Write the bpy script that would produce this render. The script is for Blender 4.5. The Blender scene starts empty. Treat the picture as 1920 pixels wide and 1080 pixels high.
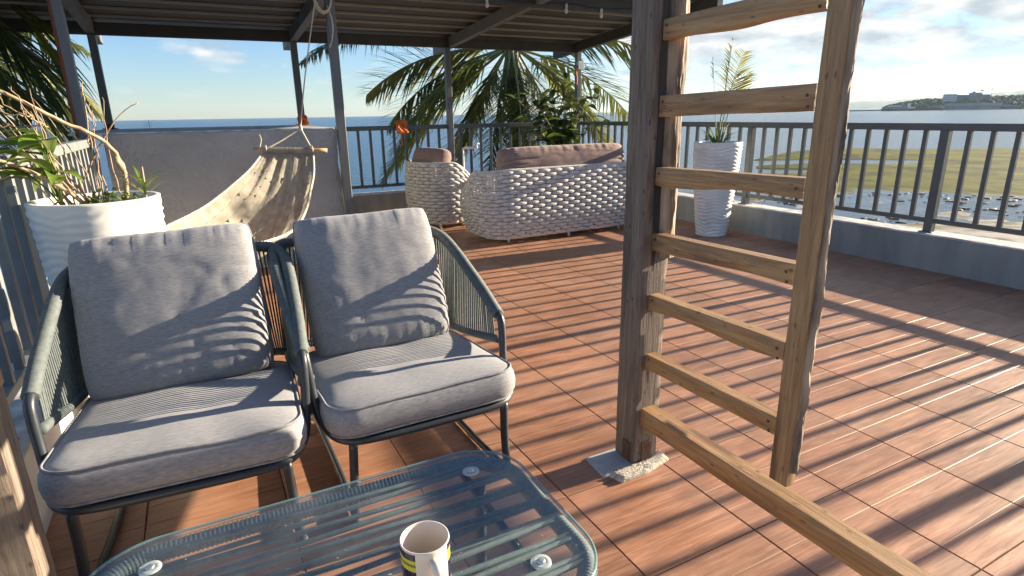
import bpy, bmesh, math, random
from mathutils import Vector, Matrix, noise
random.seed(7)
S = bpy.context.scene
C = S.collection
R = math.radians
PI = math.pi

# ---------------------------------------------------------------- camera
EYE = 1.19
cam_d = bpy.data.cameras.new('camera'); cam = bpy.data.objects.new('camera', cam_d); C.objects.link(cam)
cam_d.sensor_width = 36.0; cam_d.lens = 36.0 * 1105.2 / 1920.0
cam_d.clip_start = 0.02; cam_d.clip_end = 60000
_p, _r, _y = 0.28768, -0.01665, 0.479206
_f = Vector((math.sin(_y)*math.cos(_p), math.cos(_y)*math.cos(_p), -math.sin(_p)))
_rt = Vector((math.cos(_y), -math.sin(_y), 0)); _up = _rt.cross(_f)
_rt2 = math.cos(_r)*_rt + math.sin(_r)*_up; _up2 = -math.sin(_r)*_rt + math.cos(_r)*_up
_m = Matrix((_rt2, _up2, -_f)).transposed().to_4x4(); _m.translation = (0, 0, EYE)
cam.matrix_world = _m
S.camera = cam

# ---------------------------------------------------------------- light
SUN_EL, SUN_AZ = R(13.7), R(-2.0)          # azimuth measured from +X towards +Y
sdir = Vector((math.cos(SUN_EL)*math.cos(SUN_AZ), math.cos(SUN_EL)*math.sin(SUN_AZ), math.sin(SUN_EL)))
sd = bpy.data.lights.new('sun', 'SUN'); sun = bpy.data.objects.new('sun', sd); C.objects.link(sun)
sd.energy = 5.0; sd.angle = R(0.55); sd.color = (1.0, 0.86, 0.66)
sun.rotation_euler = sdir.to_track_quat('Z', 'Y').to_euler()

W = bpy.data.worlds.new('World'); S.world = W; W.use_nodes = True
nt = W.node_tree; N = nt.nodes; L = nt.links
for n in list(N): N.remove(n)
def nn(t, **k):
    n = N.new(t)
    for a, b in k.items(): setattr(n, a, b)
    return n
def mth(op, a, b=None, c=None, clamp=False):
    n = nn('ShaderNodeMath', operation=op, use_clamp=clamp)
    for i, v in enumerate((a, b, c)):
        if v is None: continue
        if isinstance(v, (int, float)): n.inputs[i].default_value = v
        else: L.new(v, n.inputs[i])
    return n.outputs[0]
sky = nn('ShaderNodeTexSky', sky_type='NISHITA'); sky.sun_disc = False
sky.sun_elevation = SUN_EL; sky.sun_rotation = PI/2 - SUN_AZ
sky.altitude = 10; sky.air_density = 1.0; sky.dust_density = 0.1; sky.ozone_density = 3.0
tc = nn('ShaderNodeTexCoord'); sx = nn('ShaderNodeSeparateXYZ'); L.new(tc.outputs['Generated'], sx.inputs[0])
zz = mth('MAXIMUM', sx.outputs[2], 0.0)
den = mth('ADD', zz, 0.24)
cu, cv = mth('DIVIDE', sx.outputs[0], den), mth('DIVIDE', sx.outputs[1], den)
cxy = nn('ShaderNodeCombineXYZ'); L.new(cu, cxy.inputs[0]); L.new(cv, cxy.inputs[1])
n1 = nn('ShaderNodeTexNoise'); n1.inputs['Scale'].default_value = 2.6; n1.inputs['Detail'].default_value = 9; n1.inputs['Roughness'].default_value = 0.58
n1.inputs['Distortion'].default_value = 0.25
L.new(cxy.outputs[0], n1.inputs['Vector'])
# cloud cover grows towards the sun's side of the sky (+X)
cov = nn('ShaderNodeMapRange'); cov.interpolation_type = 'SMOOTHSTEP'; L.new(sx.outputs[0], cov.inputs[0])
cov.inputs[1].default_value = 0.30; cov.inputs[2].default_value = 0.85; cov.inputs[3].default_value = 0.545; cov.inputs[4].default_value = 0.30
cl = mth('MULTIPLY', mth('SUBTRACT', n1.outputs[0], cov.outputs[0]), 7.0, clamp=True)
edge = nn('ShaderNodeMapRange'); L.new(zz, edge.inputs[0]); edge.inputs[1].default_value = 0.015; edge.inputs[2].default_value = 0.09
edge.inputs[3].default_value = 0.25; edge.inputs[4].default_value = 1.0
cl = mth('MULTIPLY', cl, edge.outputs[0])
# clouds: lit brightness from a second, finer noise
n2 = nn('ShaderNodeTexNoise'); n2.inputs['Scale'].default_value = 4.2; n2.inputs['Detail'].default_value = 6
L.new(cxy.outputs[0], n2.inputs['Vector'])
br = nn('ShaderNodeMapRange'); L.new(n2.outputs[0], br.inputs[0]); br.inputs[1].default_value = 0.40; br.inputs[2].default_value = 0.60
br.inputs[3].default_value = 0.0; br.inputs[4].default_value = 1.0
ccol = nn('ShaderNodeMixRGB'); L.new(br.outputs[0], ccol.inputs[0])
ccol.inputs[1].default_value = (2.9, 3.3, 3.7, 1); ccol.inputs[2].default_value = (5.5, 5.55, 5.45, 1)
tint = nn('ShaderNodeMixRGB', blend_type='MULTIPLY'); tint.inputs[0].default_value = 1.0; L.new(sky.outputs[0], tint.inputs[1]); tint.inputs[2].default_value = (.89, .98, 1.20, 1)
mixc = nn('ShaderNodeMixRGB'); L.new(cl, mixc.inputs[0]); L.new(tint.outputs[0], mixc.inputs[1]); L.new(ccol.outputs[0], mixc.inputs[2])
bg = nn('ShaderNodeBackground'); bg.inputs[1].default_value = 0.05; L.new(mixc.outputs[0], bg.inputs[0])
wo = nn('ShaderNodeOutputWorld'); L.new(bg.outputs[0], wo.inputs[0])

S.view_settings.view_transform = 'Standard'; S.view_settings.look = 'None'
S.view_settings.exposure = 1.85; S.view_settings.gamma = 1.0; S.view_settings.use_curve_mapping = False
S.render.engine = 'CYCLES'
S.cycles.use_denoising = True
S.cycles.max_bounces = 8; S.cycles.transparent_max_bounces = 24; S.cycles.volume_bounces = 0

# ---------------------------------------------------------------- materials
MATS = {}
def newmat(name):
    m = bpy.data.materials.new(name); m.use_nodes = True; MATS[name] = m
    t = m.node_tree; b = t.nodes['Principled BSDF']; o = t.nodes['Material Output']
    return m, t, b, o
def N_(t, ty, **k):
    n = t.nodes.new(ty)
    for a, b in k.items():
        if hasattr(n, a): setattr(n, a, b)
        else: n.inputs[a].default_value = b
    return n
def mat(name, c1, c2=None, rough=0.6, scale=8, stretch=(1, 1, 1), detail=5, bump=0.0, bscale=None, bdist=0.01, rand=0.0,
        metal=0.0, coat=0.0, lo=0.35, hi=0.65, coords='Object', spec=0.5, rvar=0.0, bstretch=None, trans=0.0, sheen=0.0):
    m, t, b, o = newmat(name); lk = t.links
    co = N_(t, 'ShaderNodeTexCoord'); mp = N_(t, 'ShaderNodeMapping'); mp.inputs['Scale'].default_value = stretch
    lk.new(co.outputs[coords], mp.inputs[0])
    oi = N_(t, 'ShaderNodeObjectInfo')
    sc = N_(t, 'ShaderNodeVectorMath', operation='SCALE'); sc.inputs[0].default_value = (13.1, 7.7, 5.3); lk.new(oi.outputs['Random'], sc.inputs['Scale'])
    lk.new(sc.outputs[0], mp.inputs['Location'])
    nz = N_(t, 'ShaderNodeTexNoise'); nz.inputs['Scale'].default_value = scale; nz.inputs['Detail'].default_value = detail
    lk.new(mp.outputs[0], nz.inputs['Vector'])
    rp = N_(t, 'ShaderNodeMapRange'); lk.new(nz.outputs[0], rp.inputs[0]); rp.inputs[1].default_value = lo; rp.inputs[2].default_value = hi
    c2 = c2 or c1
    mx = N_(t, 'ShaderNodeMixRGB'); lk.new(rp.outputs[0], mx.inputs[0]); mx.inputs[1].default_value = (*c1, 1); mx.inputs[2].default_value = (*c2, 1)
    last = mx.outputs[0]
    if rand:
        hv = N_(t, 'ShaderNodeHueSaturation'); lk.new(last, hv.inputs['Color'])
        mr = N_(t, 'ShaderNodeMapRange'); lk.new(oi.outputs['Random'], mr.inputs[0]); mr.inputs[3].default_value = 1-rand; mr.inputs[4].default_value = 1+rand
        lk.new(mr.outputs[0], hv.inputs['Value']); last = hv.outputs[0]
    lk.new(last, b.inputs['Base Color'])
    b.inputs['Roughness'].default_value = rough; b.inputs['Metallic'].default_value = metal
    b.inputs['Coat Weight'].default_value = coat; b.inputs['Specular IOR Level'].default_value = spec
    if sheen: b.inputs['Sheen Weight'].default_value = sheen
    if rvar:
        rr = N_(t, 'ShaderNodeMapRange'); lk.new(nz.outputs[0], rr.inputs[0]); rr.inputs[1].default_value = .3; rr.inputs[2].default_value = .7
        rr.inputs[3].default_value = rough-rvar; rr.inputs[4].default_value = rough+rvar; lk.new(rr.outputs[0], b.inputs['Roughness'])
    if bump:
        bz = N_(t, 'ShaderNodeTexNoise'); bz.inputs['Scale'].default_value = bscale or scale*3; bz.inputs['Detail'].default_value = 6
        if bstretch:
            mp2 = N_(t, 'ShaderNodeMapping'); mp2.inputs['Scale'].default_value = bstretch; lk.new(co.outputs[coords], mp2.inputs[0]); lk.new(mp2.outputs[0], bz.inputs['Vector'])
        else: lk.new(mp.outputs[0], bz.inputs['Vector'])
        bp = N_(t, 'ShaderNodeBump'); bp.inputs['Strength'].default_value = bump; bp.inputs['Distance'].default_value = bdist
        lk.new(bz.outputs[0], bp.inputs['Height']); lk.new(bp.outputs[0], b.inputs['Normal'])
    if trans:
        tr = N_(t, 'ShaderNodeBsdfTranslucent'); lk.new(last, tr.inputs[0])
        ms = N_(t, 'ShaderNodeMixShader'); ms.inputs[0].default_value = trans
        lk.new(b.outputs[0], ms.inputs[1]); lk.new(tr.outputs[0], ms.inputs[2]); lk.new(ms.outputs[0], o.inputs[0])
    return m

# terracotta wood-look tile: grain along X, per-tile offset
def tile_mat():
    m, t, b, o = newmat('tile'); lk = t.links
    co = N_(t, 'ShaderNodeTexCoord'); oi = N_(t, 'ShaderNodeObjectInfo')
    ad = N_(t, 'ShaderNodeVectorMath', operation='ADD'); sc = N_(t, 'ShaderNodeVectorMath', operation='SCALE'); sc.inputs[0].default_value = (31.0, 17.0, 0)
    lk.new(oi.outputs['Random'], sc.inputs['Scale']); lk.new(co.outputs['Object'], ad.inputs[0]); lk.new(sc.outputs[0], ad.inputs[1])
    # plank index along Y shifts the grain too
    sp = N_(t, 'ShaderNodeSeparateXYZ'); lk.new(co.outputs['Object'], sp.inputs[0])
    fl = N_(t, 'ShaderNodeMath', operation='FLOOR'); mu = N_(t, 'ShaderNodeMath', operation='MULTIPLY'); mu.inputs[1].default_value = 10.0
    lk.new(sp.outputs[1], mu.inputs[0]); lk.new(mu.outputs[0], fl.inputs[0])
    cb = N_(t, 'ShaderNodeCombineXYZ'); ml = N_(t, 'ShaderNodeMath', operation='MULTIPLY'); ml.inputs[1].default_value = 5.37; lk.new(fl.outputs[0], ml.inputs[0]); lk.new(ml.outputs[0], cb.inputs[0])
    a2 = N_(t, 'ShaderNodeVectorMath', operation='ADD'); lk.new(ad.outputs[0], a2.inputs[0]); lk.new(cb.outputs[0], a2.inputs[1])
    mp = N_(t, 'ShaderNodeMapping'); mp.inputs['Scale'].default_value = (3.4, 50, 1); lk.new(a2.outputs[0], mp.inputs[0])
    g = N_(t, 'ShaderNodeTexNoise'); g.inputs['Scale'].default_value = 1.6; g.inputs['Detail'].default_value = 8; g.inputs['Roughness'].default_value = .62; g.inputs['Distortion'].default_value = .9
    lk.new(mp.outputs[0], g.inputs['Vector'])
    mp2 = N_(t, 'ShaderNodeMapping'); mp2.inputs['Scale'].default_value = (3.5, 7, 1); lk.new(a2.outputs[0], mp2.inputs[0])
    k = N_(t, 'ShaderNodeTexNoise'); k.inputs['Scale'].default_value = 1.2; k.inputs['Detail'].default_value = 3; lk.new(mp2.outputs[0], k.inputs['Vector'])
    r = N_(t, 'ShaderNodeValToRGB'); lk.new(g.outputs[0], r.inputs[0]); e = r.color_ramp.elements
    e[0].position = .25; e[0].color = (.225, .096, .050, 1); e[1].position = .76; e[1].color = (.48, .250, .150, 1)
    x = e.new(.5); x.color = (.345, .160, .088, 1)
    hv = N_(t, 'ShaderNodeHueSaturation'); lk.new(r.outputs[0], hv.inputs['Color'])
    mr = N_(t, 'ShaderNodeMapRange'); lk.new(k.outputs[0], mr.inputs[0]); mr.inputs[1].default_value = .3; mr.inputs[2].default_value = .7; mr.inputs[3].default_value = .78; mr.inputs[4].default_value = 1.2
    mr2 = N_(t, 'ShaderNodeMapRange'); lk.new(oi.outputs['Random'], mr2.inputs[0]); mr2.inputs[3].default_value = .86; mr2.inputs[4].default_value = 1.15
    mm = N_(t, 'ShaderNodeMath', operation='MULTIPLY'); lk.new(mr.outputs[0], mm.inputs[0]); lk.new(mr2.outputs[0], mm.inputs[1]); lk.new(mm.outputs[0], hv.inputs['Value'])
    # dust and pale scuffs in world space
    ge = N_(t, 'ShaderNodeNewGeometry')
    d1 = N_(t, 'ShaderNodeTexNoise'); d1.inputs['Scale'].default_value = 2.2; d1.inputs['Detail'].default_value = 5; lk.new(ge.outputs['Position'], d1.inputs['Vector'])
    d2 = N_(t, 'ShaderNodeTexNoise'); d2.inputs['Scale'].default_value = 34; d2.inputs['Detail'].default_value = 4; d2.inputs['Distortion'].default_value = 1.2; lk.new(ge.outputs['Position'], d2.inputs['Vector'])
    q1 = N_(t, 'ShaderNodeMapRange'); lk.new(d1.outputs[0], q1.inputs[0]); q1.inputs[1].default_value = .42; q1.inputs[2].default_value = .72; q1.inputs[4].default_value = .22
    q2 = N_(t, 'ShaderNodeMapRange'); lk.new(d2.outputs[0], q2.inputs[0]); q2.inputs[1].default_value = .69; q2.inputs[2].default_value = .76; q2.inputs[4].default_value = .4
    qa = N_(t, 'ShaderNodeMath', operation='MAXIMUM'); lk.new(q1.outputs[0], qa.inputs[0]); lk.new(q2.outputs[0], qa.inputs[1])
    d3 = N_(t, 'ShaderNodeTexNoise'); d3.inputs['Scale'].default_value = 5.5; d3.inputs['Detail'].default_value = 7; d3.inputs['Distortion'].default_value = .6; lk.new(ge.outputs['Position'], d3.inputs['Vector'])
    q3 = N_(t, 'ShaderNodeMapRange'); lk.new(d3.outputs[0], q3.inputs[0]); q3.inputs[1].default_value = .56; q3.inputs[2].default_value = .74; q3.inputs[4].default_value = .26
    mst = N_(t, 'ShaderNodeMixRGB'); lk.new(q3.outputs[0], mst.inputs[0]); lk.new(hv.outputs[0], mst.inputs[1]); mst.inputs[2].default_value = (.13, .065, .04, 1)
    mx = N_(t, 'ShaderNodeMixRGB'); lk.new(qa.outputs[0], mx.inputs[0]); lk.new(mst.outputs[0], mx.inputs[1]); mx.inputs[2].default_value = (.50, .36, .26, 1)
    lk.new(mx.outputs[0], b.inputs['Base Color'])
    rr = N_(t, 'ShaderNodeMapRange'); lk.new(g.outputs[0], rr.inputs[0]); rr.inputs[1].default_value = .3; rr.inputs[2].default_value = .7; rr.inputs[3].default_value = .40; rr.inputs[4].default_value = .58
    lk.new(rr.outputs[0], b.inputs['Roughness'])
    bp = N_(t, 'ShaderNodeBump'); bp.inputs['Strength'].default_value = .2; bp.inputs['Distance'].default_value = .001
    lk.new(g.outputs[0], bp.inputs['Height']); lk.new(bp.outputs[0], b.inputs['Normal'])
    return m
tile_mat()

def wood_mat(name, cols, axis=1, rough=.6, scale=1.0, bump=.35, dark=None):
    m, t, b, o = newmat(name); lk = t.links
    co = N_(t, 'ShaderNodeTexCoord'); oi = N_(t, 'ShaderNodeObjectInfo')
    sc = N_(t, 'ShaderNodeVectorMath', operation='SCALE'); sc.inputs[0].default_value = (3.1, 5.7, 4.3); lk.new(oi.outputs['Random'], sc.inputs['Scale'])
    mp = N_(t, 'ShaderNodeMapping'); s = [70, 70, 70]; s[axis] = 3.2; mp.inputs['Scale'].default_value = [v*scale for v in s]
    lk.new(co.outputs['Object'], mp.inputs[0]); lk.new(sc.outputs[0], mp.inputs['Location'])
    g = N_(t, 'ShaderNodeTexNoise'); g.inputs['Scale'].default_value = 1; g.inputs['Detail'].default_value = 7; g.inputs['Roughness'].default_value = .72; g.inputs['Distortion'].default_value = 1.1
    lk.new(mp.outputs[0], g.inputs['Vector'])
    r = N_(t, 'ShaderNodeValToRGB'); lk.new(g.outputs[0], r.inputs[0]); e = r.color_ramp.elements
    e[0].position = .34; e[0].color = (*cols[0], 1); e[1].position = .72; e[1].color = (*cols[2], 1); x = e.new(.5); x.color = (*cols[1], 1)
    last = r.outputs[0]
    mp2 = N_(t, 'ShaderNodeMapping'); s2 = [9, 9, 9]; s2[axis] = 1.6; mp2.inputs['Scale'].default_value = s2; lk.new(co.outputs['Object'], mp2.inputs[0]); lk.new(sc.outputs[0], mp2.inputs['Location'])
    k = N_(t, 'ShaderNodeTexNoise'); k.inputs['Scale'].default_value = 1.0; k.inputs['Detail'].default_value = 4; k.inputs['Distortion'].default_value = 1.0; lk.new(mp2.outputs[0], k.inputs['Vector'])
    q = N_(t, 'ShaderNodeMapRange'); lk.new(k.outputs[0], q.inputs[0]); q.inputs[1].default_value = .56; q.inputs[2].default_value = .68; q.inputs[4].default_value = .85
    if dark:
        mx = N_(t, 'ShaderNodeMixRGB'); lk.new(q.outputs[0], mx.inputs[0]); lk.new(last, mx.inputs[1]); mx.inputs[2].default_value = (*dark, 1); last = mx.outputs[0]
    vo = N_(t, 'ShaderNodeTexVoronoi'); mp3 = N_(t, 'ShaderNodeMapping'); s3 = [7, 7, 7]; s3[axis] = 3.4; mp3.inputs['Scale'].default_value = s3
    ds = N_(t, 'ShaderNodeVectorMath', operation='ADD'); sn = N_(t, 'ShaderNodeVectorMath', operation='SCALE'); lk.new(k.outputs['Color'], sn.inputs[0]); sn.inputs['Scale'].default_value = .06
    lk.new(co.outputs['Object'], ds.inputs[0]); lk.new(sn.outputs[0], ds.inputs[1]); lk.new(ds.outputs[0], mp3.inputs[0]); lk.new(sc.outputs[0], mp3.inputs['Location']); lk.new(mp3.outputs[0], vo.inputs['Vector'])
    kn = N_(t, 'ShaderNodeMapRange'); lk.new(vo.outputs['Distance'], kn.inputs[0]); kn.inputs[1].default_value = .05; kn.inputs[2].default_value = .19; kn.inputs[3].default_value = .75; kn.inputs[4].default_value = 0
    mk = N_(t, 'ShaderNodeMixRGB'); lk.new(kn.outputs[0], mk.inputs[0]); lk.new(last, mk.inputs[1]); mk.inputs[2].default_value = (cols[0][0]*.38, cols[0][1]*.33, cols[0][2]*.3, 1); last = mk.outputs[0]
    lk.new(last, b.inputs['Base Color']); b.inputs['Roughness'].default_value = rough
    bp = N_(t, 'ShaderNodeBump'); bp.inputs['Strength'].default_value = bump; bp.inputs['Distance'].default_value = .005
    lk.new(g.outputs[0], bp.inputs['Height']); lk.new(bp.outputs[0], b.inputs['Normal'])
    return m

wood_mat('new_wood', ((.23, .115, .046), (.36, .20, .082), (.52, .33, .155)), axis=1, rough=.46, dark=(.16, .085, .04))
wood_mat('new_wood_v', ((.21, .115, .05), (.33, .20, .092), (.46, .30, .15)), axis=2, rough=.55, dark=(.11, .065, .035))
wood_mat('old_wood', ((.09, .066, .048), (.175, .132, .10), (.28, .22, .168)), axis=2, rough=.8, bump=.8, dark=(.035, .027, .022))
mat('dark_wood', (.018, .014, .012), (.05, .04, .033), rough=.9, scale=20, stretch=(1, 1, .1), bump=.6)
mat('bark', (.09, .068, .05), (.40, .31, .22), rough=.85, scale=34, stretch=(1, 1, .14), bump=1.0, bscale=30, bstretch=(1, 1, .12), bdist=.012)
mat('grout', (.10, .05, .035), (.16, .085, .06), rough=.9, scale=20)
mat('rail_paint', (.075, .085, .088), (.095, .105, .106), rough=.42, scale=12, bump=.05, bscale=60, bdist=.002)
mat('rail_pale', (.17, .185, .18), (.21, .225, .22), rough=.45, scale=12)
mat('post_paint', (.10, .11, .112), (.13, .14, .14), rough=.5, scale=6, stretch=(1, 1, .3))
mat('rust', (.20, .045, .012), (.10, .05, .03), rough=.85, scale=18, stretch=(1, 1, .25), bump=.4, bscale=90, bdist=.003)
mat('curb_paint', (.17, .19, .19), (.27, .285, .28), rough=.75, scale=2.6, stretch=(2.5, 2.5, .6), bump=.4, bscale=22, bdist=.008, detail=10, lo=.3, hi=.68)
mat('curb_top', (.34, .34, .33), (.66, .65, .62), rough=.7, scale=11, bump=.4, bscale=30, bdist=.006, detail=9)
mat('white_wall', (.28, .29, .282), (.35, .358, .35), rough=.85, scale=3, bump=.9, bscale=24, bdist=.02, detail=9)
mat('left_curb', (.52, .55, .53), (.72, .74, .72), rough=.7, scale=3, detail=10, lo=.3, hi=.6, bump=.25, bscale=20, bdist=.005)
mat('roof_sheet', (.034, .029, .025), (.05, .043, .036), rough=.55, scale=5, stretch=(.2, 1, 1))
mat('roof_beam', (.13, .13, .125), (.17, .165, .155), rough=.55, scale=6)
mat('roof_beam_dark', (.05, .047, .042), (.065, .06, .053), rough=.6, scale=6)
mat('roof_rib', (.30, .275, .24), (.36, .33, .29), rough=.5, scale=6)
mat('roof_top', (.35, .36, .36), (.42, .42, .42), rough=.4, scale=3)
mat('chair_frame', (.022, .028, .034), (.03, .036, .042), rough=.38, scale=10)
mat('chair_rope', (.078, .093, .093), (.115, .133, .130), rough=.75, scale=60, bump=.3, bscale=300, bdist=.001)
mat('fabric', (.195, .193, .202), (.335, .33, .338), rough=.95, scale=170, stretch=(.28, 1.7, 1), detail=6, bump=.35, bscale=240, bdist=.0012, lo=.25, hi=.75, spec=.15, sheen=.15)
mat('piping', (.20, .20, .208), (.28, .278, .285), rough=.95, scale=60, spec=.15)
mat('basket_rope', (.44, .415, .385), (.62, .595, .555), rough=.8, scale=30, bump=.3, bscale=160, bdist=.002, spec=.25)
mat('rod', (.70, .68, .62), rough=.5)
mat('mauve', (.215, .145, .125), (.27, .185, .16), rough=.95, scale=60, bump=.25, bscale=180, bdist=.0015, spec=.15, sheen=.2)
mat('pot_white', (.58, .565, .52), (.76, .745, .70), rough=.55, scale=5, detail=9, lo=.28, hi=.55, bump=.12, bscale=40, bdist=.002)
mat('soil', (.035, .022, .014), (.06, .04, .025), rough=1, scale=60, bump=.8, bscale=90, bdist=.01)
mat('hammock_cloth', (.36, .32, .245), (.50, .46, .37), rough=.9, scale=10, stretch=(1, 1, 1), bump=.3, bscale=80, bdist=.002, trans=.50, rand=.14, spec=.15)
mat('hammock_rope', (.42, .36, .27), (.55, .49, .38), rough=.9, scale=60, bump=.5, bscale=200, bdist=.002)
mat('bamboo', (.33, .21, .105), (.46, .31, .165), rough=.55, scale=12, stretch=(.2, 1, 1))
mat('twig', (.30, .20, .115), (.46, .34, .22), rough=.85, scale=40)
mat('dry_twig', (.24, .15, .09), (.38, .27, .165), rough=.85, scale=40)
mat('leaf', (.10, .18, .022), (.20, .29, .045), rough=.45, scale=9, trans=.4, rand=.2)
mat('leaf_pale', (.16, .20, .05), (.24, .27, .085), rough=.5, scale=9, trans=.4, rand=.2)
mat('leaf_dark', (.04, .068, .016), (.075, .105, .026), rough=.32, scale=9, trans=.15, rand=.25)
mat('palm_leaf', (.075, .11, .022), (.19, .20, .042), rough=.42, scale=3, trans=.42, rand=.2)
mat('palm_dark', (.034, .06, .020), (.075, .10, .032), rough=.32, scale=3, trans=.2, rand=.25)
mat('palm_yellow', (.19, .19, .04), (.30, .27, .07), rough=.5, scale=5, trans=.35, rand=.15)
mat('rachis', (.16, .17, .06), (.24, .24, .10), rough=.5, scale=9)
mat('palm_trunk', (.10, .08, .06), (.20, .16, .12), rough=.9, scale=5, stretch=(1, 1, 3), bump=.8, bscale=9, bdist=.05)
mat('orange', (.60, .115, .018), (.70, .18, .035), rough=.6, scale=30)
mat('bulb', (.55, .56, .55), rough=.15)
mat('pvc', (.72, .72, .70), rough=.4)
mat('steel_plate', (.075, .035, .022), (.11, .055, .035), rough=.65, scale=30, bump=.2)
mat('concrete', (.40, .36, .29), (.55, .50, .41), rough=.95, scale=60, bump=.8, bscale=140, bdist=.006, detail=8)
mat('concrete_smooth', (.33, .34, .34), (.42, .43, .43), rough=.8, scale=20, bump=.1)
mat('building_wall', (.45, .45, .43), (.52, .52, .5), rough=.85, scale=2)
mat('far_concrete', (.22, .22, .23), (.28, .28, .28), rough=.9, scale=.1)
mat('far_white', (.62, .63, .63), rough=.8)
mat('far_roof', (.16, .17, .18), (.2, .21, .22), rough=.7, scale=.05)
mat('far_red', (.14, .05, .035), (.18, .07, .05), rough=.7, scale=.1)
mat('far_green', (.10, .22, .20), (.12, .25, .22), rough=.6, scale=.1)
mat('far_dark', (.025, .028, .03), rough=.7)
mat('woodland', (.018, .034, .010), (.045, .065, .020), rough=.9, scale=.06, detail=8, coords='Object', rand=.2)
mat('mountain', (.035, .055, .03), (.06, .08, .045), rough=.95, scale=.004, detail=6)
mat('mug_dummy', (.5, .5, .5))

def glass_mat():
    m, t, b, o = newmat('table_glass'); lk = t.links
    tr = N_(t, 'ShaderNodeBsdfTransparent'); tr.inputs[0].default_value = (.93, .97, .97, 1)
    gl = N_(t, 'ShaderNodeBsdfGlossy'); gl.inputs['Roughness'].default_value = .04
    lw = N_(t, 'ShaderNodeLayerWeight'); p5 = N_(t, 'ShaderNodeMath', operation='POWER'); lk.new(lw.outputs['Facing'], p5.inputs[0]); p5.inputs[1].default_value = 5.0
    fr = N_(t, 'ShaderNodeMath', operation='MULTIPLY_ADD'); lk.new(p5.outputs[0], fr.inputs[0]); fr.inputs[1].default_value = .94; fr.inputs[2].default_value = .045
    co = N_(t, 'ShaderNodeTexCoord')
    nz = N_(t, 'ShaderNodeTexNoise'); nz.inputs['Scale'].default_value = 7; nz.inputs['Detail'].default_value = 6; lk.new(co.outputs['Object'], nz.inputs['Vector'])
    sp = N_(t, 'ShaderNodeTexNoise'); sp.inputs['Scale'].default_value = 130; sp.inputs['Detail'].default_value = 2; lk.new(co.outputs['Object'], sp.inputs['Vector'])
    a = N_(t, 'ShaderNodeMapRange'); lk.new(nz.outputs[0], a.inputs[0]); a.inputs[1].default_value = .35; a.inputs[2].default_value = .75; a.inputs[3].default_value = .005; a.inputs[4].default_value = .075
    c = N_(t, 'ShaderNodeMapRange'); lk.new(sp.outputs[0], c.inputs[0]); c.inputs[1].default_value = .72; c.inputs[2].default_value = .78; c.inputs[4].default_value = .6
    mxm = N_(t, 'ShaderNodeMath', operation='MAXIMUM'); lk.new(a.outputs[0], mxm.inputs[0]); lk.new(c.outputs[0], mxm.inputs[1])
    df = N_(t, 'ShaderNodeBsdfDiffuse'); df.inputs[0].default_value = (.55, .60, .60, 1)
    m1 = N_(t, 'ShaderNodeMixShader'); lk.new(fr.outputs[0], m1.inputs[0]); lk.new(tr.outputs[0], m1.inputs[1]); lk.new(gl.outputs[0], m1.inputs[2])
    m2 = N_(t, 'ShaderNodeMixShader'); lk.new(mxm.outputs[0], m2.inputs[0]); lk.new(m1.outputs[0], m2.inputs[1]); lk.new(df.outputs[0], m2.inputs[2])
    lk.new(m2.outputs[0], o.inputs[0])
glass_mat()
def disc_mat():
    m, t, b, o = newmat('clear_disc')
    b.inputs['Base Color'].default_value = (.55, .62, .60, 1); b.inputs['Roughness'].default_value = .15; b.inputs['Alpha'].default_value = .55
    m2, t2, b2, o2 = newmat('disc_metal'); b2.inputs['Base Color'].default_value = (.6, .62, .62, 1); b2.inputs['Metallic'].default_value = .8; b2.inputs['Roughness'].default_value = .3
disc_mat()
def sea_mat():
    m, t, b, o = newmat('sea'); lk = t.links
    ge = N_(t, 'ShaderNodeNewGeometry')
    mp = N_(t, 'ShaderNodeMapping'); mp.inputs['Scale'].default_value = (.55, .9, 1); mp.inputs['Rotation'].default_value = (0, 0, .5); lk.new(ge.outputs['Position'], mp.inputs[0])
    a = N_(t, 'ShaderNodeTexNoise'); a.inputs['Scale'].default_value = .55; a.inputs['Detail'].default_value = 5; a.inputs['Roughness'].default_value = .6; lk.new(mp.outputs[0], a.inputs['Vector'])
    c = N_(t, 'ShaderNodeTexNoise'); c.inputs['Scale'].default_value = .012; c.inputs['Detail'].default_value = 5; lk.new(mp.outputs[0], c.inputs['Vector'])
    cm = N_(t, 'ShaderNodeMapRange'); lk.new(c.outputs[0], cm.inputs[0]); cm.inputs[1].default_value = .3; cm.inputs[2].default_value = .7
    mx = N_(t, 'ShaderNodeMixRGB'); lk.new(cm.outputs[0], mx.inputs[0]); mx.inputs[1].default_value = (.008, .040, .095, 1); mx.inputs[2].default_value = (.020, .075, .135, 1)
    lk.new(mx.outputs[0], b.inputs['Base Color']); b.inputs['Roughness'].default_value = .24; b.inputs['IOR'].default_value = 1.33
    bp = N_(t, 'ShaderNodeBump'); bp.inputs['Strength'].default_value = 1.0; bp.inputs['Distance'].default_value = .25
    lk.new(a.outputs[0], bp.inputs['Height']); lk.new(bp.outputs[0], b.inputs['Normal'])
sea_mat()
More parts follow.
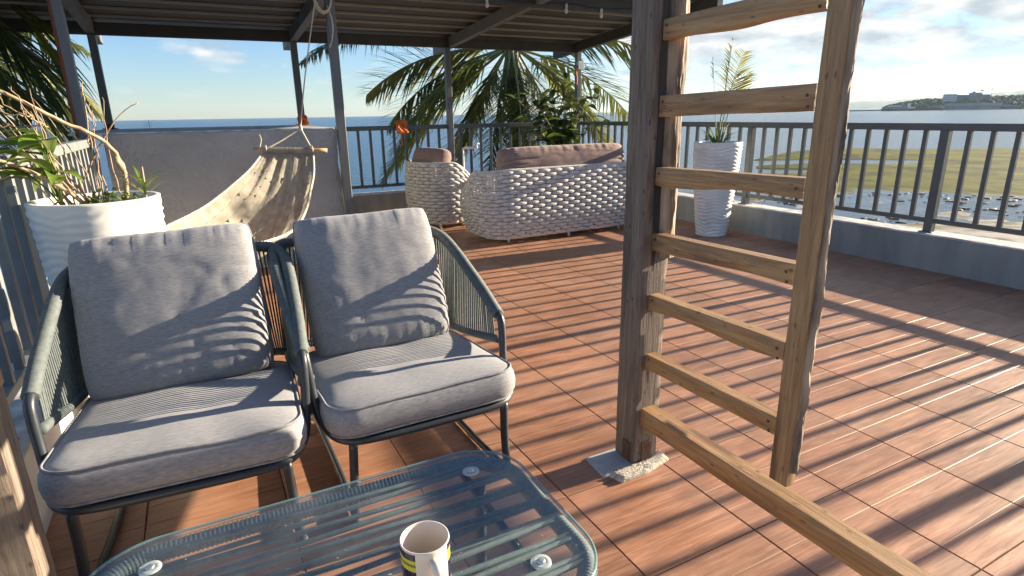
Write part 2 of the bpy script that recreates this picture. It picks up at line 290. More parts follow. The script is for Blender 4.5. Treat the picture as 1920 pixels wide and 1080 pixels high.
def flat_mat():
    m, t, b, o = newmat('tidal_flat'); lk = t.links
    ge = N_(t, 'ShaderNodeNewGeometry')
    at = N_(t, 'ShaderNodeAttribute'); at.attribute_name = 'zone'      # 0 sand .. 1 algae
    n1 = N_(t, 'ShaderNodeTexNoise'); n1.inputs['Scale'].default_value = .16; n1.inputs['Detail'].default_value = 7; lk.new(ge.outputs['Position'], n1.inputs['Vector'])
    n2 = N_(t, 'ShaderNodeTexNoise'); n2.inputs['Scale'].default_value = .7; n2.inputs['Detail'].default_value = 7; lk.new(ge.outputs['Position'], n2.inputs['Vector'])
    r = N_(t, 'ShaderNodeValToRGB'); lk.new(n1.outputs[0], r.inputs[0]); e = r.color_ramp.elements
    e[0].position = .36; e[0].color = (.020, .030, .006, 1); e[1].position = .6; e[1].color = (.115, .115, .008, 1); x = e.new(.46); x.color = (.062, .072, .006, 1)
    s = N_(t, 'ShaderNodeValToRGB'); lk.new(n2.outputs[0], s.inputs[0]); e = s.color_ramp.elements
    e[0].position = .33; e[0].color = (.09, .08, .065, 1); e[1].position = .55; e[1].color = (.36, .33, .29, 1)
    mx = N_(t, 'ShaderNodeMixRGB'); lk.new(at.outputs['Fac'], mx.inputs[0]); lk.new(s.outputs[0], mx.inputs[1]); lk.new(r.outputs[0], mx.inputs[2])
    lk.new(mx.outputs[0], b.inputs['Base Color']); b.inputs['Roughness'].default_value = .9; b.inputs['Specular IOR Level'].default_value = .08
    bp = N_(t, 'ShaderNodeBump'); bp.inputs['Strength'].default_value = .8; bp.inputs['Distance'].default_value = .12
    lk.new(n2.outputs[0], bp.inputs['Height']); lk.new(bp.outputs[0], b.inputs['Normal'])
flat_mat()
def mug_mat():
    m, t, b, o = newmat('mug_glaze'); lk = t.links
    co = N_(t, 'ShaderNodeTexCoord'); sp = N_(t, 'ShaderNodeSeparateXYZ'); lk.new(co.outputs['Object'], sp.inputs[0])
    r = N_(t, 'ShaderNodeValToRGB'); r.color_ramp.interpolation = 'CONSTANT'
    q = N_(t, 'ShaderNodeMapRange'); lk.new(sp.outputs[2], q.inputs[0]); q.inputs[1].default_value = 0; q.inputs[2].default_value = .1; lk.new(q.outputs[0], r.inputs[0])
    e = r.color_ramp.elements
    white = (.72, .63, .53, 1); navy = (.012, .016, .045, 1); yel = (.62, .52, .045, 1); gr = (.14, .22, .035, 1); sky_ = (.25, .55, .72, 1)
    e[0].position = 0; e[0].color = white; e[1].position = .06; e[1].color = sky_
    for p, c in ((.22, navy), (.34, navy), (.50, navy), (.62, yel), (.705, gr), (.76, yel), (.83, navy), (.955, white)):
        x = e.new(p); x.color = c
    an = N_(t, 'ShaderNodeMath', operation='ARCTAN2'); lk.new(sp.outputs[1], an.inputs[0]); lk.new(sp.outputs[0], an.inputs[1])
    ab = N_(t, 'ShaderNodeMath', operation='ABSOLUTE'); lk.new(an.outputs[0], ab.inputs[0])
    gt = N_(t, 'ShaderNodeMath', operation='GREATER_THAN'); lk.new(ab.outputs[0], gt.inputs[0]); gt.inputs[1].default_value = .72
    # printed band only on the outside (radius test)
    l2 = N_(t, 'ShaderNodeCombineXYZ'); lk.new(sp.outputs[0], l2.inputs[0]); lk.new(sp.outputs[1], l2.inputs[1])
    ln = N_(t, 'ShaderNodeVectorMath', operation='LENGTH'); lk.new(l2.outputs[0], ln.inputs[0])
    g2 = N_(t, 'ShaderNodeMath', operation='GREATER_THAN'); lk.new(ln.outputs['Value'], g2.inputs[0]); g2.inputs[1].default_value = .0395
    ml = N_(t, 'ShaderNodeMath', operation='MULTIPLY'); lk.new(gt.outputs[0], ml.inputs[0]); lk.new(g2.outputs[0], ml.inputs[1])
    mx = N_(t, 'ShaderNodeMixRGB'); lk.new(ml.outputs[0], mx.inputs[0]); mx.inputs[1].default_value = white; lk.new(r.outputs[0], mx.inputs[2])
    lk.new(mx.outputs[0], b.inputs['Base Color']); b.inputs['Roughness'].default_value = .18
mug_mat()

# ---------------------------------------------------------------- mesh helpers
class MB:
    def __init__(s): s.v = []; s.f = []
    def add(s, vs, fs):
        o = len(s.v); s.v += [tuple(p) for p in vs]; s.f += [tuple(i+o for i in f) for f in fs]
    def box(s, x0, x1, y0, y1, z0, z1, M=None):
        vs = [(x, y, z) for x in (x0, x1) for y in (y0, y1) for z in (z0, z1)]
        if M: vs = [M @ Vector(p) for p in vs]
        s.add(vs, [(0, 1, 3, 2), (4, 6, 7, 5), (0, 4, 5, 1), (2, 3, 7, 6), (0, 2, 6, 4), (1, 5, 7, 3)])
    def cbox(s, x0, x1, y0, y1, z0, z1, c=.004, M=None):
        lo, hi = (x0, y0, z0), (x1, y1, z1); vs = []; idx = {}
        for sx_ in (0, 1):
            for sy_ in (0, 1):
                for sz_ in (0, 1):
                    sg = (sx_, sy_, sz_)
                    for ax in range(3):
                        p = []
                        for k in range(3):
                            e = hi[k] if sg[k] else lo[k]
                            p.append(e if k == ax else e + (-c if sg[k] else c))
                        idx[(sg, ax)] = len(vs); vs.append(p)
        fs = []
        for ax in range(3):
            a, b_ = [k for k in range(3) if k != ax]
            for sd_ in (0, 1):
                q = []
                for u, w in ((0, 0), (1, 0), (1, 1), (0, 1)):
                    g = [0, 0, 0]; g[ax] = sd_; g[a] = u; g[b_] = w; q.append(idx[(tuple(g), ax)])
                fs.append(q)
            for u in (0, 1):
                for w in (0, 1):
                    g0 = [0, 0, 0]; g0[a] = u; g0[b_] = w; g1 = list(g0); g1[ax] = 1
                    fs.append([idx[(tuple(g0), a)], idx[(tuple(g1), a)], idx[(tuple(g1), b_)], idx[(tuple(g0), b_)]])
        for sx_ in (0, 1):
            for sy_ in (0, 1):
                for sz_ in (0, 1):
                    g = (sx_, sy_, sz_); fs.append([idx[(g, 0)], idx[(g, 1)], idx[(g, 2)]])
        if M: vs = [M @ Vector(p) for p in vs]
        s.add(vs, fs)
    def tube(s, pts, r, n=8, closed=False, caps=True, flat=1.0, up=None):
        pts = [Vector(p) for p in pts]; m = len(pts)
        rr = r if isinstance(r, (list, tuple)) else [r]*m
        T = []
        for i in range(m):
            a = pts[(i-1) % m] if (closed or i) else pts[0]; b = pts[(i+1) % m] if (closed or i < m-1) else pts[-1]
            d = b-a; T.append(d.normalized() if d.length > 1e-9 else Vector((0, 0, 1)))
        u0 = Vector(up) if up else (Vector((0, 0, 1)) if abs(T[0].z) < .9 else Vector((1, 0, 0)))
        nrm = (u0 - T[0]*u0.dot(T[0])).normalized(); o = len(s.v)
        for i in range(m):
            nrm = nrm - T[i]*nrm.dot(T[i])
            if up: nrm = Vector(up) - T[i]*Vector(up).dot(T[i])
            nrm.normalize(); bn = T[i].cross(nrm)
            for k in range(n):
                a = 2*PI*k/n; s.v.append(tuple(pts[i] + nrm*(math.cos(a)*rr[i]) + bn*(math.sin(a)*rr[i]*flat)))
        for i in range(m if closed else m-1):
            for k in range(n):
                a, b = o+i*n+k, o+i*n+(k+1) % n; c, d = o+((i+1) % m)*n+(k+1) % n, o+((i+1) % m)*n+k
                s.f.append((a, b, c, d))
        if caps and not closed:
            s.f.append(tuple(o+k for k in range(n-1, -1, -1))); s.f.append(tuple(o+(m-1)*n+k for k in range(n)))
    def lathe(s, prof, n=32, c=(0, 0, 0), fn=None):
        o = len(s.v); m = len(prof)
        for (r, z) in prof:
            for k in range(n):
                a = 2*PI*k/n; rr = r; zz_ = z
                if fn: rr, zz_ = fn(r, z, a)
                s.v.append((c[0]+rr*math.cos(a), c[1]+rr*math.sin(a), c[2]+zz_))
        for i in range(m-1):
            for k in range(n):
                s.f.append((o+i*n+k, o+i*n+(k+1) % n, o+(i+1)*n+(k+1) % n, o+(i+1)*n+k))
        s.f.append(tuple(o+k for k in range(n-1, -1, -1))); s.f.append(tuple(o+(m-1)*n+k for k in range(n)))
    def mesh(s, name, material, smooth=False):
        me = bpy.data.meshes.new(name); me.from_pydata(s.v, [], s.f)
        me.materials.append(MATS[material])
        if smooth: me.polygons.foreach_set('use_smooth', [True]*len(me.polygons))
        me.update(); return me
    def build(s, name, material, parent=None, smooth=False, **tags):
        me = s.mesh(name, material, smooth)
        if smooth == 'auto':
            try: me.set_sharp_from_angle(angle=R(40))
            except Exception: pass
        return link(name, me, parent, **tags)
def link(name, me, parent=None, loc=None, rotz=None, **tags):
    o = bpy.data.objects.new(name, me); C.objects.link(o)
    if parent: o.parent = parent
    if loc: o.location = loc
    if rotz is not None: o.rotation_euler.z = rotz
    return tag(o, **tags)
def tag(o, label=None, cat=None, group=None, kind=None):
    if label: o['label'] = label
    if cat: o['category'] = cat
    if group: o['group'] = group
    if kind: o['kind'] = kind
    return o
def empty(name, loc=(0, 0, 0), rotz=0, **tags):
    o = link(name, None, None, loc, rotz, **tags); o.empty_display_size = .1; return o
def copy_tree(o, parent=None):
    c = o.copy(); C.objects.link(c); c.parent = parent
    for ch in list(o.children): copy_tree(ch, c)
    return c
def smooth_path(P, n=8, closed=False):
    P = [Vector(p) for p in P]; m = len(P); out = []
    rng = m if closed else m-1
    for i in range(rng):
        if closed: a, b, c, d = P[(i-1) % m], P[i], P[(i+1) % m], P[(i+2) % m]
        else: a, b, c, d = P[max(i-1, 0)], P[i], P[i+1], P[min(i+2, m-1)]
        for k in range(n):
            t = k/n
            out.append(.5*((2*b)+(c-a)*t+(2*a-5*b+4*c-d)*t*t+(3*b-a-3*c+d)*t*t*t))
    if not closed: out.append(P[-1])
    return out
def resample(P, step):
    P = [Vector(p) for p in P]; out = [P[0]]; acc = 0
    for a, b in zip(P, P[1:]):
        d = (b-a).length
        while acc+d >= step:
            t = (step-acc)/d; a = a+(b-a)*t; out.append(a.copy()); d = (b-a).length; acc = 0
        acc += d
    return out
nz3 = lambda x, y, z=0: noise.noise(Vector((x, y, z)))

# ---------------------------------------------------------------- terrace floor
X0, X1, Y0, Y1 = -.565, 4.78, -1.6, 7.24
mb = MB(); mb.box(X0-.25, X1+.25, Y0-.3, Y1+.2, -.30, -.0065)
floor = mb.build('terrace_floor', 'grout', kind='structure')
def tile_mesh(x0, x1, y0, y1, grooves):
    b = MB(); g = .0035; c = .0018; zt = 0.0; zb = -.0064
    # cross-section along Y with plank grooves; ends chamfered
    ys = [(y0, zb), (y0, zt-c), (y0+c, zt)]
    for gy in grooves:
        if y0+.01 < gy < y1-.01: ys += [(gy-.0020, zt), (gy, zt-.0011), (gy+.0020, zt)]
    ys += [(y1-c, zt), (y1, zt-c), (y1, zb)]
    n = len(ys); vs = []
    for x, dz in ((x0, -c), (x0+c, 0), (x1-c, 0), (x1, -c)):
        for (y, z) in ys: vs.append((x, y, z+dz if z > zb+1e-5 else z))
    fs = []
    for i in range(3):
        for k in range(n-1): fs.append((i*n+k, (i+1)*n+k, (i+1)*n+k+1, i*n+k+1))
    fs.append(tuple(range(n))); fs.append(tuple(3*n+k for k in range(n-1, -1, -1)))
    b.add(vs, fs); return b.mesh('tile', 'tile')
T = .4; G = .0016
cache = {}
ix0 = math.floor((X0-.1)/T); iy0 = math.floor((Y0-.175)/T)
for i in range(ix0, ix0+16):
    for j in range(iy0, iy0+25):
        a0, a1 = .1+i*T, .1+(i+1)*T; b0, b1 = .175+j*T, .175+(j+1)*T
        c0, c1, d0, d1 = max(a0, X0), min(a1, X1), max(b0, Y0), min(b1, Y1)
        if c1-c0 < .02 or d1-d0 < .02: continue
        cxm, cym = (a0+a1)/2, (b0+b1)/2
        key = tuple(round(v, 4) for v in (c0-cxm, c1-cxm, d0-cym, d1-cym))
        if key not in cache:
            cache[key] = tile_mesh(key[0]+(G if key[0] < -.19 else 0), key[1]-(G if key[1] > .19 else 0), key[2]+(G if key[2] < -.19 else 0), key[3]-(G if key[3] > .19 else 0), (-.1, 0, .1))
        o = link('tile', cache[key], floor, (cxm, cym, 0))
# ---------------------------------------------------------------- building under the terrace, kerb walls
mb = MB(); mb.box(X0-.2, X1+.2, Y0-.2, Y1+.12, -8.5, -.305)
mb.build('house_below', 'building_wall', label='pale rendered house body under the tiled terrace', cat='building')
CH = .272
def kerb(name, x0, x1, y0, y1, face, label):
    r = empty(name, ((x0+x1)/2, (y0+y1)/2, 0), label=label, cat='wall')
    M = Matrix.Translation((-(x0+x1)/2, -(y0+y1)/2, 0))
    b = MB(); nx = max(1, int((x1-x0)/.25)); ny = max(1, int((y1-y0)/.25))
    b.box(x0, x1, y0, y1, -.005, CH-.012, M); b.build('wall_face', face, r)
    # weathered top skim with an uneven outline
    t = MB(); lx, ly = x1-x0, y1-y0; along = 1 if ly > lx else 0
    n = int(max(lx, ly)/.04); vs = []; fs = []
    for i in range(n+1):
        s = i/n
        for (e, z) in ((-.5, CH-.0115), (-.5, CH-.003), (-.44, CH), (.44, CH), (.5, CH-.003), (.5, CH-.0115)):
            wv = .002+.004*nz3(i*.21, e*3, x0)*(1 if abs(e) > .45 else 0)
            w = (min(lx, ly))*e + (1 if e > 0 else -1)*max(wv, .0005); zz_ = z + .0022*nz3(i*.33, e*5, y0)*(1 if z > CH-.005 else 0)
            if along: vs.append(((x0+x1)/2+w, y0+s*ly, zz_))
            else: vs.append((x0+s*lx, (y0+y1)/2+w, zz_))
    for i in range(n):
        for k in range(5): fs.append((i*6+k, i*6+k+1, (i+1)*6+k+1, (i+1)*6+k))
    fs += [tuple(range(6)), tuple(n*6+k for k in range(5, -1, -1))]
    t.add([M @ Vector(v) for v in vs], fs); t.build('wall_top', 'curb_top', r)
    return r
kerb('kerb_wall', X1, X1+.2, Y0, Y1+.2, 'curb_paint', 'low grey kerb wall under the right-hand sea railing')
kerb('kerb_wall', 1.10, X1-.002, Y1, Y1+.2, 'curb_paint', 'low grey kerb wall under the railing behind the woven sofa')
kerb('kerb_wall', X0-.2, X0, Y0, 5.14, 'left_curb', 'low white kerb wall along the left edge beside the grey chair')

# rendered block wall behind the hammock
wb = empty('block_wall', (.26, 6.2, 0), label='grey-white rendered block wall with rough plaster behind the hammock', cat='wall')
b = MB(); M = Matrix.Translation((-.26, -6.2, 0))
xa, xb, ya, yb, zt = -.565, 1.055, 5.15, 7.40, 1.092
n = 100; nzr = 64; vs = []; fs = []
for i in range(n+1):
    for k in range(nzr+1):
        x = xa+(xb-xa)*i/n; z = -.004+(zt+.002)*k/nzr
        ed = .012*nz3(x*6, z*9, 3)*max(0, (x-.75)/.3) + .006*nz3(x*3, z*4, 1) + .0035*nz3(x*15, z*19, 6) + .0022*abs(nz3(x*38, z*34, 2))
        xx = x + (.012*nz3(z*7, 2.2, .3) if i == n else 0)
        vs.append(M @ Vector((xx, ya+ed-.004, z)))
for i in range(n):
    for k in range(nzr): fs.append((i*(nzr+1)+k, (i+1)*(nzr+1)+k, (i+1)*(nzr+1)+k+1, i*(nzr+1)+k+1))
b.add(vs, fs)
b.box(xa, xb-.02, ya+.03, yb, -.004, zt-.004, M); b.build('plaster_face', 'white_wall', wb, smooth=True)
c = MB(); c.cbox(xa-.2, xb-.004, ya+.012, yb+.01, zt-.003, zt+.012, .004, M); c.build('wall_cap', 'curb_top', wb)

# ---------------------------------------------------------------- railings
RT = 1.072
def railing(label, p0, p1, posts, bal_start, bal_n, step=.146, skip=.055, zb=.378, name='terrace_railing', mm='rail_paint'):
    p0, p1 = Vector((*p0, 0)), Vector((*p1, 0)); d = p1-p0; Ln = d.length; d.normalize(); ang = math.atan2(d.y, d.x)
    r = empty(name, p0, ang, label=label, cat='railing')
    b = MB(); b.cbox(0, Ln, -.03, .03, RT-.052, RT, .004); b.build('top_rail', mm, r)
    b = MB(); b.cbox(.002, Ln-.002, -.016, .016, zb-.036, zb, .003); b.build('bottom_rail', mm, r)
    pm = MB(); pm.cbox(-.03, .03, -.029, .029, CH-.004, RT-.05, .004); pm.cbox(-.05, .05, -.045, .045, CH-.003, CH+.006, .002); pm = pm.mesh('post', mm)
    for s in posts: link('post', pm, r, (s, 0, 0))
    bm = MB(); bm.cbox(-.015, .015, -.0145, .0145, zb-.004, RT-.05, .0025); bm = bm.mesh('baluster', mm)
    for i in range(bal_n):
        s = bal_start+i*step
        if s < .03 or s > Ln-.03 or any(abs(s-q) < skip for q in posts): continue
        link('baluster', bm, r, (s, 0, 0))
    return r
yr0 = -1.55
railing('dark grey metal railing along the right side facing the tidal flat', (4.88, yr0), (4.88, 7.20), [2.465-yr0-1.8*k for k in (2, 1, 0)]+[2.465-yr0+1.75*k for k in (1, 2)], .06, 62, .1462)
railing('dark grey metal railing behind the woven sofa and armchair', (1.14, 7.27), (4.845, 7.27), [1.80, 3.60], .02, 26, .1462)
railing('grey metal railing on the left edge behind the large planter', (-.64, yr0), (-.64, 5.13), [1.6, 3.6, 5.2], .05, 46, .1462, mm='rail_pale')

# ---------------------------------------------------------------- patio roof
rf = empty('patio_roof', (2.0, 6.0, 0), label='dark metal patio roof on slim grey posts over the rear of the terrace', cat='roof')
MR = Matrix.Translation((-2.0, -6.0, 0))
SL = .075; RZ = lambda y: 2.115+SL*(7.25-y)          # underside of the sheets
YF, YB = 4.62, 7.55; XL, XR = -1.75, 4.92
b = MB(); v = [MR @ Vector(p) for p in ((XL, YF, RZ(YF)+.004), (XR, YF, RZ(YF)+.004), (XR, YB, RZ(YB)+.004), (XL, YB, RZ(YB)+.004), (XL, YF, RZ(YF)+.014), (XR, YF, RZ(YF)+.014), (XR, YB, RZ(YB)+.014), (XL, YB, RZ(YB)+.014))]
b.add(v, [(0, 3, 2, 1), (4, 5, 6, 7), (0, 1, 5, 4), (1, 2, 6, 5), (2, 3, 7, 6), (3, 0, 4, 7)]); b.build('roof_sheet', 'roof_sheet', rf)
# ribs of the folded sheets, running left to right
y = YF+.12
while y < 7.16:
    b = MB(); b.cbox(XL+.01, XR-.01, y-.009, y+.009, RZ(y)-.020, RZ(y)+.0035, .002, MR); b.build('sheet_rib', 'roof_rib', rf); y += .33
# rafters front to back, ends sticking out past the rear beam
for x in (-.715, 1.12, 2.97, 4.80):
    b = MB(); w = .036; vs = []
    for (y, dz) in ((YF+.06, 0), (YB+.22, 0)):
        zt_ = RZ(y)-.0205; zb_ = zt_-(.115 if x < 4.7 else .12)
        for xx in (x-w, x+w):
            for z in (zb_, zt_): vs.append(MR @ Vector((xx, y, z)))
    b.add(vs, [(0, 1, 3, 2), (4, 6, 7, 5), (0, 4, 5, 1), (2, 3, 7, 6), (0, 2, 6, 4), (1, 5, 7, 3)])
    b.build('rafter', 'roof_beam' if x < 4.7 else 'roof_beam_dark', rf)
# rear beam, front beam and fascia
b = MB(); b.cbox(XL+.02, XR-.02, 7.215, 7.275, 1.975, 2.088, .004, MR); b.build('rear_beam', 'roof_beam_dark', rf)
b = MB(); b.cbox(XL+.02, XR-.02, 5.09, 5.15, 2.118, 2.24, .004, MR); b.build('front_beam', 'roof_beam_dark', rf)
# steel posts
def rpost(x, y, z0, z1, rust=0, w=.034, m='post_paint'):
    b = MB(); b.cbox(x-w, x+w, y-w, y+w, z0, z1, .004, MR); p = b.build('post', m, rf)
    b = MB(); b.cbox(x-.062, x+.062, y-.062, y+.062, z0, z0+.008, .002, MR)
    b.cbox(x-w-.004, x+w+.004, y-w-.004, y+w+.004, z0+.0085, z0+.03+.02*rust, .002, MR); b.build('base_plate', 'rust', rf)
    return p
rpost(-.715, 7.245, zt+.013, 1.974, 1); rpost(1.12, 7.245, zt+.013, 1.974, 1)
rpost(2.90, 7.20, .274, 1.974); rpost(4.80, 7.17, .274, 1.974)
rpost(1.095, 5.12, 0, 2.117); rpost(4.80, 5.72, .274, 2.085)
rpost(-.65, 4.98, .274, 2.12, 1, .036)
b = MB(); b.box(-.650-.039, -.650-.0365, 4.98-.0362, 4.98+.0362, 1.08, 2.115, MR); b.box(-.650-.034, -.650-.018, 4.98-.0385, 4.98-.0363, 1.08, 2.115, MR); b.build('rust_streak', 'rust', rf, label='rust-brown edge of the left front post')
# junction box and hanging string-light bulbs
jb = empty('junction_box', (4.80, 7.11, 1.80), label='small white junction box on the rear right roof post', cat='box')
b = MB(); b.cbox(-.05, .045, -.0225, .022, -.05, .05, .005); b.build('box_shell', 'pvc', jb); b = MB(); b.tube([(-.05, 0, -.02), (-.09, -.005, -.03), (-.10, -.01, -.02)], .018, 10); b.build('cable_gland', 'far_dark', jb)
sl = empty('string_lights', (3.4, 5.06, 2.1), label='string of small clear bulbs hung under the roof above the sofa', cat='string lights')
pts = []
for k, x in enumerate((1.3, 1.9, 2.44, 2.86, 3.26, 3.66, 4.1, 4.6)):
    pts.append((x-3.4, .02, .065-(.02 if k % 2 else 0)))
wire = smooth_path(pts, 8); b = MB(); b.tube(wire, .004, 5); b.build('cable', 'far_dark', sl)
bm = MB(); bm.lathe([(.006, .0), (.013, -.004), (.013, -.035), (.011, -.037)], 12); so = bm.mesh('socket', 'bulb', True)
bm = MB(); bm.lathe([(.010, -.038), (.014, -.05), (.017, -.062), (.015, -.078), (.007, -.088), (.001, -.09)], 12); bu = bm.mesh('bulb', 'bulb', True)
for p in (pts[2], pts[4], pts[5]):
    s_ = link('socket', so, sl, (p[0], p[1], p[2]+.002)); link('bulb', bu, s_)

# ---------------------------------------------------------------- cushions
def pillow_mesh(name, w, h, t, seed, mat_='fabric', n=44, wr=1.0, sag=0.0, plump=.33):
    b = MB(); idx = {}
    for side in (1, -1):
        for i in range(n+1):
            for j in range(n+1):
                u, v = -1+2*i/n, -1+2*j/n
                edge = i in (0, n) or j in (0, n)
                if edge and side == -1: idx[(side, i, j)] = idx[(1, i, j)]; continue
                # outline: corners pulled out, sides drawn in
                px = u*(1-.075*(1-v*v)*abs(u)**3)
                py = v*(1-.075*(1-u*u)*abs(v)**3)
                cr = (abs(u)*abs(v))**2.6; px *= 1-.12*cr; py *= 1-.12*cr
                th = ((1-u**4)*(1-v**4))**plump
                z = t/2*th
                x, y = px*w/2, py*h/2
                ed = max(abs(u), abs(v))
                wrk = .010*nz3(u*3.2+seed, v*3.2, 1.3*side)+.004*nz3(u*8+seed, v*7, 4.3*side)
                # gathers running in from the seams
                gat = 0
                if abs(v) > abs(u): gat = .0065*nz3(u*16+seed, 3.1, side)*max(0, abs(v)-.55)/.45
                else: gat = .0065*nz3(v*16+seed, 7.7, side)*max(0, abs(u)-.55)/.45
                cre = (1-abs(nz3(u*2.6+seed*1.7+.6*v, v*3.4-.5*u, 2.7)))**9*max(0, nz3(u*1.3+seed, v*1.3, 8)+.25)
                cre += .7*(1-abs(nz3(u*5.2+seed*2.1, v*4.0+u, 5.7)))**10*max(0, v)*max(0, nz3(u*1.9+seed, v, 3)+.2)
                z += (wrk*.20+gat*1.2-.006*cre)*wr*min(1, th*1.6)
                y -= sag*(1-u*u)*max(0, v)*.5
                idx[(side, i, j)] = len(b.v); b.v.append((x, y, z*side if side == 1 else -z))
    for side in (1, -1):
        for i in range(n):
            for j in range(n):
                q = (idx[(side, i, j)], idx[(side, i+1, j)], idx[(side, i+1, j+1)], idx[(side, i, j+1)])
                b.f.append(q if side == 1 else q[::-1])
    seam = [b.v[idx[(1, i, 0)]] for i in range(n)]+[b.v[idx[(1, n, j)]] for j in range(n)]+[b.v[idx[(1, i, n)]] for i in range(n, 0, -1)]+[b.v[idx[(1, 0, j)]] for j in range(n, 0, -1)]
    return b.mesh(name, mat_, True), seam
def rrect(w, h, r, n=10):
    out = []
    for cx_, cy_, a0 in ((w/2-r, h/2-r, 0), (-w/2+r, h/2-r, PI/2), (-w/2+r, -h/2+r, PI), (w/2-r, -h/2+r, 1.5*PI)):
        for k in range(n+1):
            a = a0+PI/2*k/n; out.append((cx_+r*math.cos(a), cy_+r*math.sin(a)))
    return out
def dens(poly, step):
    out = []
    m = len(poly)
    for i in range(m):
        a, b = poly[i], poly[(i+1) % m]; d = math.hypot(b[0]-a[0], b[1]-a[1]); k = max(1, int(d/step+.5)) if d > 1e-6 else 0
        for q in range(k): out.append((a[0]+(b[0]-a[0])*q/k, a[1]+(b[1]-a[1])*q/k))
    return out
def seat_cushion(w, d, h, seed):
    out = dens(rrect(w, d, .085), .018); m = len(out); b = MB()
    rings = [(.0, 0, 0), (.35, 0, 0), (.7, .0, 0), (.93, .001, 0), (.985, .004, 0), (1.012, .02, .3), (1.022, h*.5, .6), (1.012, h-.02, .3), (.985, h-.004, 0), (.94, h+.003, 0), (.82, h+.010, 0), (.6, h+.017, 0), (.4, h+.019, 0), (.2, h+.018, 0), (0, h+.018, 0)]
    for ri, (s, z, q) in enumerate(rings):
        for k, (x, y) in enumerate(out):
            wv = .0035*nz3(x*9+seed, y*9, ri*.4)+(.006*nz3(k*.22+seed, ri*.1, 3) if 4 < ri < 8 else 0)
            top = ri >= 8
            zz_ = z + (.006*nz3(x*s*7+seed, y*s*7, 9) if top else 0)
            b.v.append((x*s*(1+wv*.4), y*s*(1+wv*.4), zz_))
    for i in range(len(rings)-1):
        for k in range(m): b.f.append((i*m+k, i*m+(k+1) % m, (i+1)*m+(k+1) % m, (i+1)*m+k))
    me = b.mesh('seat_cushion', 'fabric', True)
    p = MB()
    for ri, off in ((4, -.002), (8, .002)):
        p.tube([Vector(b.v[ri*m+k])*1.0+Vector((0, 0, off)) for k in range(m)], .0042, 6, closed=True)
    return me, p.mesh('piping', 'piping', True)

# ---------------------------------------------------------------- rope chairs
def wrap(path, r, amp, pitch, seed=0, n=9):
    P = resample(path, pitch/3); b = MB()
    rr = [r+(amp if i % 3 == 1 else 0)+amp*.25*nz3(i*.37+seed, 1, 2) for i in range(len(P))]
    b.tube(P, rr, n); return b
def arm_path():
    pts = [(.330, .03, .512), (.336, .16, .565), (.338, .30, .620), (.338, .44, .672), (.330, .55, .705), (.295, .625, .722), (.22, .655, .730), (.10, .668, .734)]
    full = pts+[(0, .670, .735)]+[(-x, y_, z) for x, y_, z in pts[::-1]]
    return smooth_path(full, 8)
def low_path():
    pts = [(.322, .02, .425), (.330, .14, .395), (.332, .30, .360), (.330, .44, .338), (.318, .52, .330), (.28, .575, .325), (.20, .595, .322)]
    full = pts+[(0, .60, .322)]+[(-x, y_, z) for x, y_, z in pts[::-1]]
    return smooth_path(full, 8)
def make_chair(seed, label, pw=.565):
    r = empty('rope_armchair', label=label, cat='chair', group='grey rope armchairs at the glass table')
    AP, LP = arm_path(), low_path()
    b = wrap(AP, .0185, .0034, .0100, seed); b.build('arm_wrapping', 'chair_rope', r, smooth=True)
    b = wrap(LP, .0135, .0022, .0085, seed+3); b.build('lower_wrapping', 'chair_rope', r, smooth=True)
    # strands between the two wrapped rails
    A2, L2 = resample(AP, .0165), None
    b = MB(); na = len(A2)
    for i in range(4, na-4):
        t = i/(na-1); q = LP[min(len(LP)-1, int(t*(len(LP)-1)))]
        a = A2[i]; mid = (a+q)*.5+Vector((0, .004, 0))*nz3(i*.7, seed)
        for off in (0,):
            b.tube([a, mid, q], .0036, 5, caps=False)
    b.build('rope_strands', 'chair_rope', r, smooth=True, kind='stuff')
    hp = [(.330, .045, .522), (.3300, .012, .500), (.328, -.002, .455), (.324, -.012, .39), (.317, -.032, .325), (.304, -.085, .296), (.272, -.142, .282), (.20, -.170, .278)]
    b = MB(); b.tube(smooth_path(hp+[(0, -.174, .277)]+[(-x, y_, z) for x, y_, z in hp[::-1]], 6), .0135, 10); b.build('front_hoop', 'chair_frame', r, smooth=True)
    for s in (-1, 1):
        b = MB(); b.tube(smooth_path([(s*.248, -.160, .276), (s*.254, -.150, .14), (s*.262, -.150, .012)], 5), .0135, 10); b.build('front_leg', 'chair_frame', r, smooth=True)
        b = MB(); b.lathe([(.015, 0), (.016, .006), (.0155, .016), (.012, .018)], 10, (s*.2622, -.150, .001)); b.build('foot_cap', 'far_dark', r, smooth=True)
        b = MB(); b.tube(smooth_path([(s*.285, .50, .27), (s*.270, .545, .16), (s*.258, .575, .045), (s*.252, .545, .016), (s*.250, .42, .014), (s*.250, .16, .014), (s*.252, .03, .014), (s*.260, -.135, .016)], 6), .0115, 8)
        b.build('rear_leg', 'chair_frame', r, smooth=True)
    fr = dens(rrect(.575, .60, .08), .03)
    b = MB(); b.tube([(x, y_+.150, .264-.06*(y_+.15)) for x, y_ in fr], .012, 8, closed=True)
    for y_ in (-.05, .1, .25, .4): b.tube([(-.29, y_+.05, .258-.06*(y_+.05)), (.29, y_+.05, .258-.06*(y_+.05))], .008, 6)
    b.build('seat_frame', 'chair_frame', r, smooth=True)
    me, pm = seat_cushion(.615, .66, .092, seed)
    cu = link('seat_cushion', me, r, (0, .145, .268)); cu.rotation_euler = (R(-5.2), 0, 0); link('piping', pm, cu)
    me, seam = pillow_mesh('back_cushion', pw, .590, .20, seed*5.3, wr=1.1, sag=.02)
    pl = link('back_cushion', me, r, (0, .465, .580)); pl.rotation_euler = (R(66), 0, 0)
    b = MB(); b.tube(seam, .0038, 6, closed=True); b.build('piping', 'piping', pl, smooth=True)
    return r, pl
